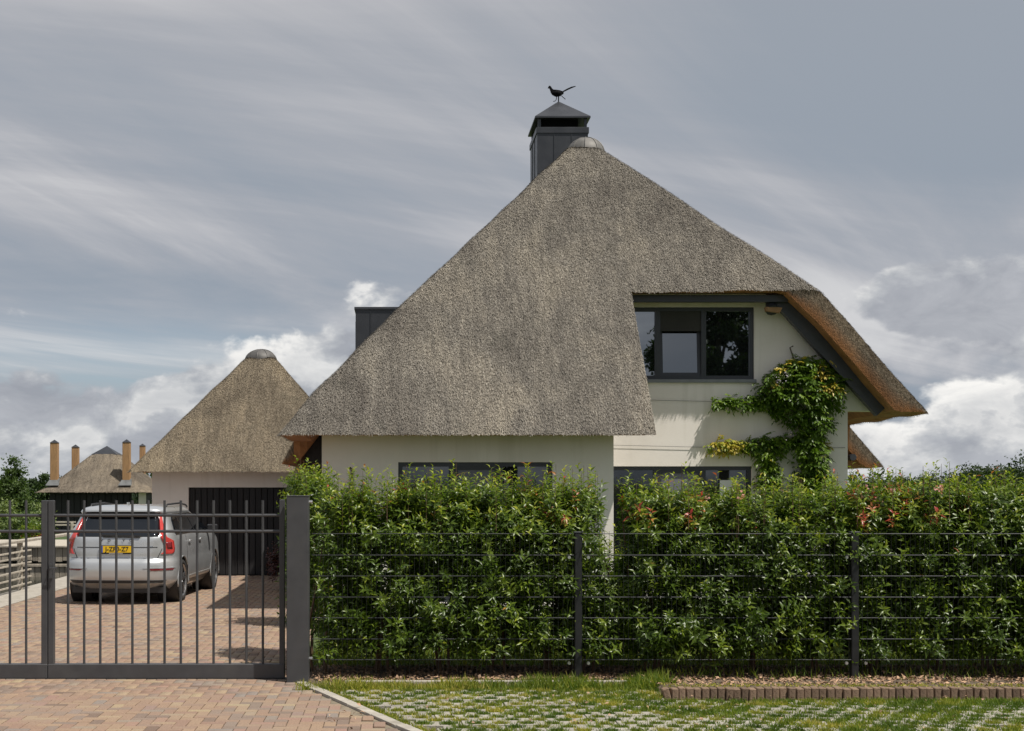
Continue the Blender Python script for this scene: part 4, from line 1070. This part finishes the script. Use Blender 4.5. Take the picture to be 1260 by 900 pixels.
patch([(.335, -.66, .66), (.375, -.74, .74)], rear_pos, .022, 14, 2).build('skid_plate', 'car_silver', car)
MB().prism([(-.25, 1.185), (.40, 1.175), (.42, 1.20), (-.25, 1.215)], rear_pos(0, 1.19)[1] - .05, rear_pos(0, 1.19)[1] - .01).build('wiper', 'car_black', car)
MB().prism([(-.012, 1.705), (.012, 1.705), (.008, 1.765), (-.006, 1.765)], -.15, .0).build('antenna_fin', 'car_paint', car)
car.location = (-4.755, 23.72, 0); car.rotation_euler = (0, 0, R(-3.0)); car.scale = (1, 1, .985)

# ================================================================== HEDGE SHRUBS
def shoots_leaves(bases, dirs, lens, per, L, W_, tint0, tip_tint, up=None, spread=1.0):
    """alternate leaves up each shoot; returns arrays"""
    P, D, U_, LL, WW, TT = [], [], [], [], [], []
    n = len(bases); dirs = nrm(dirs)
    side = nrm(np.cross(dirs, rdir(n))); oth = np.cross(dirs, side)
    for k in range(per):
        t = (k + .5) / per; a = k * 2.4
        rad = side * math.cos(a) + oth * math.sin(a)
        bend = np.array([0, 0, .10]) * (t ** 2)
        P.append(bases + dirs * (lens * t)[:, None]); f = .55 + .45 * t
        D.append(dirs * (.30 + .75 * t ** 2) + rad * (1.0 * spread) + rng.normal(0, .18, (n, 3)) + [0, 0, -.10 * (1 - t)])
        U_.append(dirs * 1.0 + rng.normal(0, .25, (n, 3)))
        LL.append(L * rng.uniform(.7, 1.15, n) * (1.05 - .35 * t)); WW.append(W_ * rng.uniform(.8, 1.2, n) * (1.05 - .35 * t))
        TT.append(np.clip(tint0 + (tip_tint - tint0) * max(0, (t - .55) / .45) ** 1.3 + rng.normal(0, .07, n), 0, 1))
    return [np.concatenate(q) for q in (P, D, U_, LL, WW, TT)]
ca_ = np.cos
def shrub(name, label, cat, x, d, hw, z0, z1, density=1.0, tops=(), hd=.60, red=0.0, group=None, mleaf='laurel_leaf', L=.104, W_=.0165, stems=3, gap=None, flowers=0):
    s_ = thing(name, label, cat, (x, d, 0), group)
    n = int(1100 * density * (hw / .4) * ((z1 - z0) / 1.75))
    # positions biased to the shell of a slightly lumpy column
    a = rng.uniform(0, 2 * math.pi, n); rr = np.sqrt(rng.uniform(.12, 1, n)); zz = rng.uniform(0, 1, n)
    prof = (.97 - .26 * zz) * (1 + .16 * np.sin(zz * 9 + x * 3 + 1.5 * ca_(a)) * np.sin(zz * 13 + x)) ; prof *= np.where(zz > .82, 1 - (zz - .82) * 1.7, 1) * np.where(zz < .06, .85 + zz * 2.5, 1)
    ca, sa = np.cos(a), np.sin(a); pw = .7                                  # squarish plan: shrubs grow into one another
    bx_ = np.sign(ca) * np.abs(ca) ** pw * rr * hw * np.maximum(prof, .9) * 1.1; by_ = np.sign(sa) * np.abs(sa) ** pw * rr * hd * prof
    base = np.stack([bx_, by_, z0 + zz * (z1 - z0 - .12)], 1)
    dr = np.stack([bx_ / hw * .55, by_ / hd * .7, np.full(n, .75)], 1) + rng.normal(0, .33, (n, 3))
    lens = rng.uniform(.13, .28, n)
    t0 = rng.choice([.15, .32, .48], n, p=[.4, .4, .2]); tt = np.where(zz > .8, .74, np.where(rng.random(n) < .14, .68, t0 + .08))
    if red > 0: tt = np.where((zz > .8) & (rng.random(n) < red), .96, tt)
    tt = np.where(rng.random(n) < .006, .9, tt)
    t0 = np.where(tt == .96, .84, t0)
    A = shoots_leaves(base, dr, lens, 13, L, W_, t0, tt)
    # long upright leader shoots at the top
    tb = []; tl = []; ttp = []
    for (dx, h, tn) in tops: tb.append((dx, rng.uniform(-.2, .2), h - .34)); tl.append(.36); ttp.append(tn)
    k = int(20 * hw / .4)
    for _ in range(k): tb.append((rng.uniform(-hw, hw) * .95, rng.uniform(-hd, hd) * .8, z1 - rng.uniform(.14, .30))); tl.append(rng.uniform(.28, .48)); ttp.append(.95 if random.random() < red * .8 else .77)
    tb, tl, ttp = np.array(tb), np.array(tl), np.array(ttp)
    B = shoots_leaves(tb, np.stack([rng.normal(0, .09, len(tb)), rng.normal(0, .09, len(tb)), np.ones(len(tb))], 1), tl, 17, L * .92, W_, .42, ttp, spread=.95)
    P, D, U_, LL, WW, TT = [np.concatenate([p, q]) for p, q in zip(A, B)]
    TT = np.where(np.arange(len(TT)) >= 0, TT, TT)
    if gap is not None:
        kp = gap(P[:, 0] + x, P[:, 2]); P, D, U_, LL, WW, TT = P[kp], D[kp], U_[kp], LL[kp], WW[kp], TT[kp]
    P = P + [x, d, 0]
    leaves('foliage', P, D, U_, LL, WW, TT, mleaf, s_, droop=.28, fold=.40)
    sb_ = MB()
    for k in range(stems):
        q = (x + random.uniform(-.12, .12) * hw / .4, d + random.uniform(-.1, .1))
        pts_ = [(q[0], q[1], -.02), (q[0] + random.gauss(0, .03), q[1] + random.gauss(0, .03), z0 + .25), (q[0] + random.gauss(0, .10), q[1] + random.gauss(0, .08), (z0 + z1) / 2), (q[0] + random.gauss(0, .14), q[1] + random.gauss(0, .1), z1 - .15)]
        sb_.tube(pts_, [.017, .014, .010, .005], 6)
    for (bx, by, bz), l_ in zip(tb, tl):
        if gap is not None and not gap(np.array([x + bx]), np.array([bz + .2]))[0]: continue
        sb_.tube([(x + bx, d + by, bz - .2), (x + bx, d + by, bz + l_ * .95)], [.0045, .002], 4)
    sb_.build('stem', 'stem', s_)
    if flowers:
        fx = np.stack([rng.uniform(-hw, hw, flowers), rng.uniform(-hd, 0, flowers), rng.uniform(z1 - .16, z1 + .02, flowers)], 1) + [x, d, 0]
        fp = np.repeat(fx, 12, 0) + rng.normal(0, .025, (flowers * 12, 3)); m = len(fp)
        leaves('blossom', fp, rdir(m), rdir(m), np.full(m, .035), np.full(m, .012), rng.random(m), 'pink_flower', s_)
    return s_
HD = 14.56
def hx(px): return wx(px, HD)
def hz(py): return wz(py, HD)
G = 'laurel shrubs planted as a hedge behind the mesh fence'
def hs(px, half, ytop, label, red=0., tops=(), flowers=0, gap=None, z0=.17, density=1.):
    shrub('laurel_shrub', label, 'shrub', hx(px), HD + random.uniform(-.05, .05), half * HD / F, z0, hz(ytop + 13), density, [((tx - px) * HD / F, hz(ty), tn) for tx, ty, tn in tops], group=G, red=red, flowers=flowers, gap=gap)
hs(398, 44, 593, 'laurel shrub directly beside the broad grey gate post, dark red shoots on top', .08, [(402, 571, .97), (430, 578, .80), (388, 586, .80), (451, 574, .95)], gap=lambda x, z: x > -.84)
hs(470, 42, 592, 'laurel shrub below the left edge of the wing window, second from the gate post', .05, [(447, 580, .96), (470, 584, .78), (500, 573, .78), (487, 586, .78)])
hs(545, 42, 590, 'bright-tipped laurel shrub in front of the wing window\'s left half', 0, [(530, 583, .78), (555, 588, .78), (572, 586, .80)])
hs(615, 42, 590, 'laurel shrub in front of the wing window\'s right half, several tall shoots', .05, [(600, 585, .78), (616, 577, .78), (590, 586, .77), (640, 586, .95), (648, 573, .78)])
hs(676, 36, 592, 'laurel shrub left of the first slim fence post, a few reddish shoots', .06, [(650, 573, .78), (668, 583, .9), (690, 590, .97)])
def gapf(x, z):          # the leaves thin out before the break in the hedge
    return ~((x > hx(740)) & (z > 1.0) & (x > hx(758) - .06 * (z - 1.2)))
hs(724, 30, 592, 'laurel shrub behind the first slim fence post, left of the break in the hedge', .0, [(726, 579, .72), (733, 583, .6), (716, 590, .72), (708, 592, .72)], gap=lambda x, z: ~((x > hx(739)) & (z > .95)))
hs(800, 40, 594, 'laurel shrub just right of the break in the hedge', .08, [(786, 588, .78), (802, 584, .78), (812, 590, .95), (775, 592, .78)], gap=lambda x, z: ~((x < hx(769)) & (z > .95)))
hs(866, 38, 597, 'laurel shrub with red shoots and a pale pink bloom under the gable window', .16, [(858, 592, .97), (870, 594, .95), (848, 594, .78), (845, 596, .97)], flowers=3)
hs(932, 40, 598, 'laurel shrub below the left branches of the wall climber', .02, [(920, 586, .78), (905, 592, .7), (945, 594, .76), (965, 580, .75)])
hs(1004, 42, 596, 'laurel shrub at the foot of the wall climber, left of the second slim fence post', 0, [(982, 590, .76), (1030, 588, .45), (1010, 594, .6)])
hs(1075, 42, 590, 'laurel shrub crowned with red leaves right of the house corner', .28, [(1082, 577, .97), (1058, 588, .97), (1092, 583, .9), (1104, 577, .6)], flowers=5)
hs(1145, 42, 588, 'laurel shrub right of the red-topped one, with green shoots and one pink tip', .04, [(1128, 588, .95), (1137, 584, .62), (1188, 582, .8), (1165, 590, .62)], flowers=2)
hs(1215, 42, 590, 'laurel shrub with yellow-green upright shoots, second from the right edge', 0, [(1232, 578, .80), (1210, 590, .78), (1243, 590, .8)])
hs(1288, 42, 588, 'laurel shrub cut by the right edge of the photograph', 0, [(1254, 590, .78), (1275, 586, .78)])
hs(1362, 42, 590, 'last but one laurel shrub at the right end of the hedge', 0)
hs(1436, 42, 592, 'outermost laurel shrub of the hedge, beyond the edge of the photograph', 0)
# return of the hedge along the driveway behind the gate post
shrub('laurel_shrub', 'laurel shrub behind the gate post, bulging over the driveway edge', 'shrub', wx(380, 15.6), 15.7, .19, .25, 2.12, .9, [(-.1, 2.2, .8), (.05, 2.25, .8)], group=G)
shrub('laurel_shrub', 'laurel shrub deeper along the driveway, half hidden by the gate post', 'shrub', wx(380, 19.6), 19.6, .24, .2, 2.1, .8, group=G)
shrub('purple_shrub', 'small purple-leaved shrub in front of the garage door near the gate stile', 'shrub', wx(345, 26), 26.0, .16, .15, .72, .35, mleaf='purple_leaf', hd=.16, stems=2)
# low greenery in the hedge break
shrub('garden_plant', 'loose green plant showing through the break in the hedge', 'plant', wx(752, 15.6), 15.6, .22, .1, 1.25, .45, hd=.15, stems=1)

# ================================================================== WALL CLIMBER
vine = thing('climbing_vine', 'leafy climber with yellow leaves trained over the white gable wall', 'climber', (wx(995, FD), FD, 0))
def vpt(px, py, off=.12): return (wx(px, FD - off), FD - off, wz(py, FD - off))
vb = MB()
paths = [[(990, 640), (996, 600), (992, 560), (985, 530), (975, 500), (985, 460)], [(1000, 640), (1003, 590), (1000, 540), (1005, 500), (1010, 460)], [(940, 620), (946, 585), (948, 560), (960, 545), (985, 535)],
         [(975, 505), (940, 495), (905, 493), (882, 496)], [(980, 540), (955, 543), (925, 547), (900, 550), (878, 549)], [(985, 460), (976, 440), (972, 428), (976, 426)], [(1020, 480), (1040, 484)]]
for p in paths: vb.tube([vpt(a, b_, .07) for a, b_ in p], [.03 * (1 - .75 * i / len(p)) if p[0][1] > 600 else .012 for i in range(len(p))], 6)
vb.build('stem', 'bark', vine)
VP, VS, VT = [], [], []
def vcl(px, py, rx, ry, n, off, depth, tint, ts=.15):
    for _ in range(n):
        a = random.uniform(0, 2 * math.pi); r = math.sqrt(random.random())
        VP.append((*vpt(px + rx * r * math.cos(a), py + ry * r * math.sin(a), off)[:1], FD - .03 - random.random() * depth * (1.05 - r * r * .7), wz(py + ry * r * math.sin(a), FD - off))); VT.append(min(1, max(0, random.gauss(tint, ts))))
vcl(985, 482, 44, 40, 560, .25, .55, .35); vcl(990, 455, 34, 18, 200, .25, .45, .45); vcl(1020, 478, 20, 28, 150, .2, .45, .45); vcl(955, 478, 22, 24, 120, .2, .4, .35); vcl(1000, 520, 26, 20, 150, .2, .45, .28)
vcl(998, 560, 19, 40, 320, .2, .4, .35); vcl(1002, 595, 22, 22, 160, .2, .4, .4)
for px in range(882, 975, 5): vcl(px, 495 + 2 * math.sin(px), 7, 7 + (px - 880) * .04, 12, .1, .18, .4)
for px in range(925, 990, 5): vcl(px, 544 + 3 * math.sin(px * .3), 6, 8, 11, .1, .2, .35)
for px in range(876, 925, 5): vcl(px, 549, 6, 8, 13, .1, .18, .88 if px < 915 else .6, .12)
vcl(945, 560, 16, 16, 90, .1, .25, .4); vcl(945, 590, 14, 28, 170, .1, .25, .4)
for (a, b_, k) in ((1010, 460, 14), (1018, 478, 20), (1028, 476, 14), (1008, 535, 12), (1017, 548, 12), (1018, 565, 10), (966, 452, 6), (1015, 450, 6), (983, 445, 6), (950, 475, 4)): vcl(a, b_, 7, 5, int(k * .75), .45, .1, .97, .04)
VP = np.array(VP); VT = np.array(VT); VP[:, 1] -= np.where(VT > .93, .33, 0) * (VP[:, 2] > 3)
# each leaf is a spray of seven leaflets along a drooping stalk
n = len(VP); ax_ = nrm(np.stack([rng.normal(0, 1, n), -rng.uniform(.3, 1.1, n), rng.normal(-.25, .5, n)], 1))
sd_ = nrm(np.cross(ax_, np.tile([0, 0, 1.], (n, 1)) + .2 * rng.normal(size=(n, 3))))
PP, DD_, UU, LL, WW, TT = [], [], [], [], [], []
for k in range(7):
    t = (k // 2 + .6) / 4; s_ = 1 if k % 2 else -1
    if k == 6: t, s_ = 1.0, 0
    PP.append(VP + ax_ * (t * .13) + [0, 0, -.02 * t * t]); DD_.append(ax_ * .65 + sd_ * s_ * .85 + [0, 0, -.25]); UU.append(np.cross(sd_, ax_) + rng.normal(0, .2, (n, 3)))
    LL.append(rng.uniform(.065, .10, n)); WW.append(rng.uniform(.014, .021, n)); TT.append(np.clip(VT + rng.normal(0, .05, n), 0, 1))
PP, DD_, UU, LL, WW, TT = [np.concatenate(q) for q in (PP, DD_, UU, LL, WW, TT)]
leaves('foliage', PP, DD_, UU, LL, WW, TT, 'vine_leaf', vine, droop=.2)
fl = np.array([vpt(*p) for p in [(958, 467, .5), (968, 461, .5), (971, 534, .4), (958, 565, .2), (1012, 562, .4)]]); fl = np.repeat(fl, 26, 0) + rng.normal(0, 1, (130, 3)) * [.035, .02, .06]
leaves('blossom', fl, rdir(130), rdir(130), np.full(130, .03), np.full(130, .011), rng.random(130), 'flower', vine)

# ================================================================== TREES
def tree(name, label, x, d, h, rx, kind='round', n=5000, size=.16, m='tree_leaf', zc=.35, group=None, ground=0., tint=.45, trunk=True, seed=0, rad=None):
    t = thing(name, label, 'tree', (x, d, ground), group); rs = np.random.default_rng(seed + int(abs(x) * 13 + d))
    cb = ground + h * zc; ch = h * (1 - zc)
    nc = 60 if kind != 'pine' else 70
    cl = []
    for _ in range(nc):
        v = rs.normal(size=3); v /= np.linalg.norm(v); r = rs.uniform(.45, 1.0)
        tz = .5 + .5 * v[2] * r
        if kind == 'cone': wdt = (1 - tz) ** .8 * 1.15 + .06
        elif kind == 'birch': wdt = math.sin(math.pi * min(1, tz * .86 + .12)) ** .8
        elif kind == 'pine': wdt = .55 + .45 * rs.random() if tz > .3 else .6
        else: wdt = math.sqrt(max(.05, 1 - (2 * tz - 1) ** 2))
        a = math.atan2(v[1], v[0]); rr = rs.uniform(.4, 1.0) * wdt * rx
        cl.append((x + rr * math.cos(a), d + rr * math.sin(a), cb + tz * ch))
    cl = np.array(cl); idx = rs.integers(0, nc, n); cr = rs.uniform(.10, .24, nc) * rx * (1.0 if kind != 'pine' else .9)
    P = cl[idx] + rs.normal(size=(n, 3)) * cr[idx][:, None] * [1, 1, .62]
    tn = np.clip(tint + rs.normal(0, .16, nc)[idx] + rs.normal(0, .12, n), 0, 1)
    D = rs.normal(size=(n, 3)) + [0, 0, -.2]; Uu = rs.normal(size=(n, 3)) + [0, 0, 1.]
    v, tr = leaf_arrays(P, D, Uu, size * rs.uniform(.6, 1.3, n), size * .30 * rs.uniform(.7, 1.2, n), .2, .3)
    link('crown', np_mesh('crown', v, tr, np.repeat(tn, 5)), m, t, kind='stuff')
    if trunk:
        b = MB(); tr_ = h * .022 if rad is None else rad; top = cb + ch * .85
        b.tube([(x, d, ground - .2), (x + .02 * h, d, ground + h * .25), (x - .01 * h, d, ground + h * .55), (x, d, top)], [tr_, tr_ * .8, tr_ * .5, tr_ * .15], 8)
        for k in rs.choice(nc, 14, replace=False):
            c_ = cl[k]; zz = max(ground + h * .2, c_[2] - .3 * rx - .1 * h); 
            b.tube([(x, d, zz), (.5 * (x + c_[0]), .5 * (d + c_[1]), .45 * zz + .55 * c_[2]), tuple(c_)], [tr_ * .4, tr_ * .25, tr_ * .08], 5)
        b.build('trunk', 'bark', t)
    return t
# left background, across the water
def gx(px, d): return wx(px, d)
tree('birch_tree', 'bright green conical young tree left of the boathouse', gx(17, 48), 48, wz(566, 48), .78, 'cone', 9000, .11, 'tree_light', .02, tint=.22)
tree('birch_tree', 'bushy green tree cut by the left edge of the photograph', gx(-12, 52), 52, wz(590, 52), 1.0, 'round', 6000, .14, 'tree_leaf', .03, tint=.7)
tree('dark_tree', 'dark tree directly behind the left end of the boathouse roof', gx(66, 80), 80, wz(581, 80), 1.0, 'round', 5000, .2, 'tree_leaf', .1, tint=.25)
tree('dark_tree', 'dark rounded tree between the bright green tree and the boathouse', gx(46, 84), 84, wz(588, 84), .9, 'round', 5000, .2, 'tree_leaf', .05, tint=.2)
tree('dark_tree', 'dark tree low behind the water, left of the boathouse columns', gx(28, 90), 90, wz(596, 90), 1.6, 'round', 5000, .22, 'tree_leaf', .0, tint=.3)
def bush(label, px, d, ytop, r, tint, m='tree_light', n=3500, size=.10, name='waterside_bush'):
    t = tree(name, label, gx(px, d), d, wz(ytop, d), r, 'round', n, size, m, .02, tint=tint, rad=.05); t['category'] = 'bush'; return t
bush('silvery willow-like bush at the left edge across the pond', 2, 45, 612, .62, .75)
bush('pale green bush below the bright conical tree', 26, 44, 626, .55, .6)
bush('low silvery bush just left of the boathouse wall', 51, 46, 622, .42, .85)
bush('green bush at the boathouse corner', 49, 52, 614, .45, .35)
bush('low reddish-green bush beside the gate meeting stiles, across the pond', 42, 43, 642, .4, .5, 'laurel_leaf', 1500)
bush('green bush behind the boathouse, in the gap beside the garage wall', 184, 62, 612, .6, .6)
for i, (px, yt, d, kind, lab) in enumerate([(1068, 591, 95, 'round', 'low far tree just right of the house corner'), (1100, 586, 105, 'round', 'small rounded far tree above the red-topped hedge'), (1158, 576, 100, 'pine', 'thin greyish far tree left of the darker ones'),
        (1185, 585, 90, 'round', 'low far tree between the thin greyish one and the dark one'), (1203, 571, 92, 'pine', 'dark ragged far pine left of the tree group at the right edge'), (1222, 581, 105, 'round', 'far tree in the dip between two dark pines'),
        (1241, 571, 96, 'pine', 'far pine second from the right edge of the photograph'), (1262, 563, 88, 'round', 'tallest far tree, cut by the right edge of the photograph'), (1130, 586, 110, 'round', 'low far tree left of the thin greyish tree')]):
    tree('far_tree', lab, gx(px, d), d, wz(yt, d), (1.3 if kind == 'pine' else 1.9), kind, 3500 if i != 2 else 700, .2, 'tree_leaf', .35 if kind == 'pine' else .1, tint=.22, group='trees on the horizon at the right')
# distant woodland
n = 42000
fx_ = rng.uniform(-130, 260, n); fy_ = 150 + rng.uniform(0, 40, n); hh = 2.0 + 1.6 * np.sin(fx_ * .11) * np.sin(fx_ * .047 + 1) + .7 * np.sin(fx_ * .6)
fz_ = rng.uniform(-.5, 1, n) * (hh + 1.2); wl_ = leaves('distant_woodland', np.stack([fx_, fy_, fz_], 1), rdir(n), rdir(n), np.full(n, .7), np.full(n, .28), np.clip(rng.normal(.2, .12, n), 0, 1), 'tree_leaf', None)
tag(wl_, 'low dark strip of woodland along the horizon', 'woodland')
# pines across the street behind the viewer, mirrored in the windows
for (x, y, h, r, lab_) in ((14.0, -19, 12.5, 1.35, 'pine across the street mirrored in the left pane of the upper window'), (17.2, -23, 14.6, 2.1, 'tall pine across the street mirrored in the right pane of the upper window'), (20.0, -21, 13.2, 2.0, 'second tall pine across the street at the right edge of the window reflection'), (6.5, -34, 12, 2.4, 'smaller pine across the street, left of the mirrored ones'), (25, -30, 15, 3.0, 'broad pine across the street, right of the mirrored ones')):
    tree('pine_tree', lab_, x, y, h, r, 'pine', 13000, .34, 'tree_leaf', .22, tint=.15, group='pines mirrored in the windows')
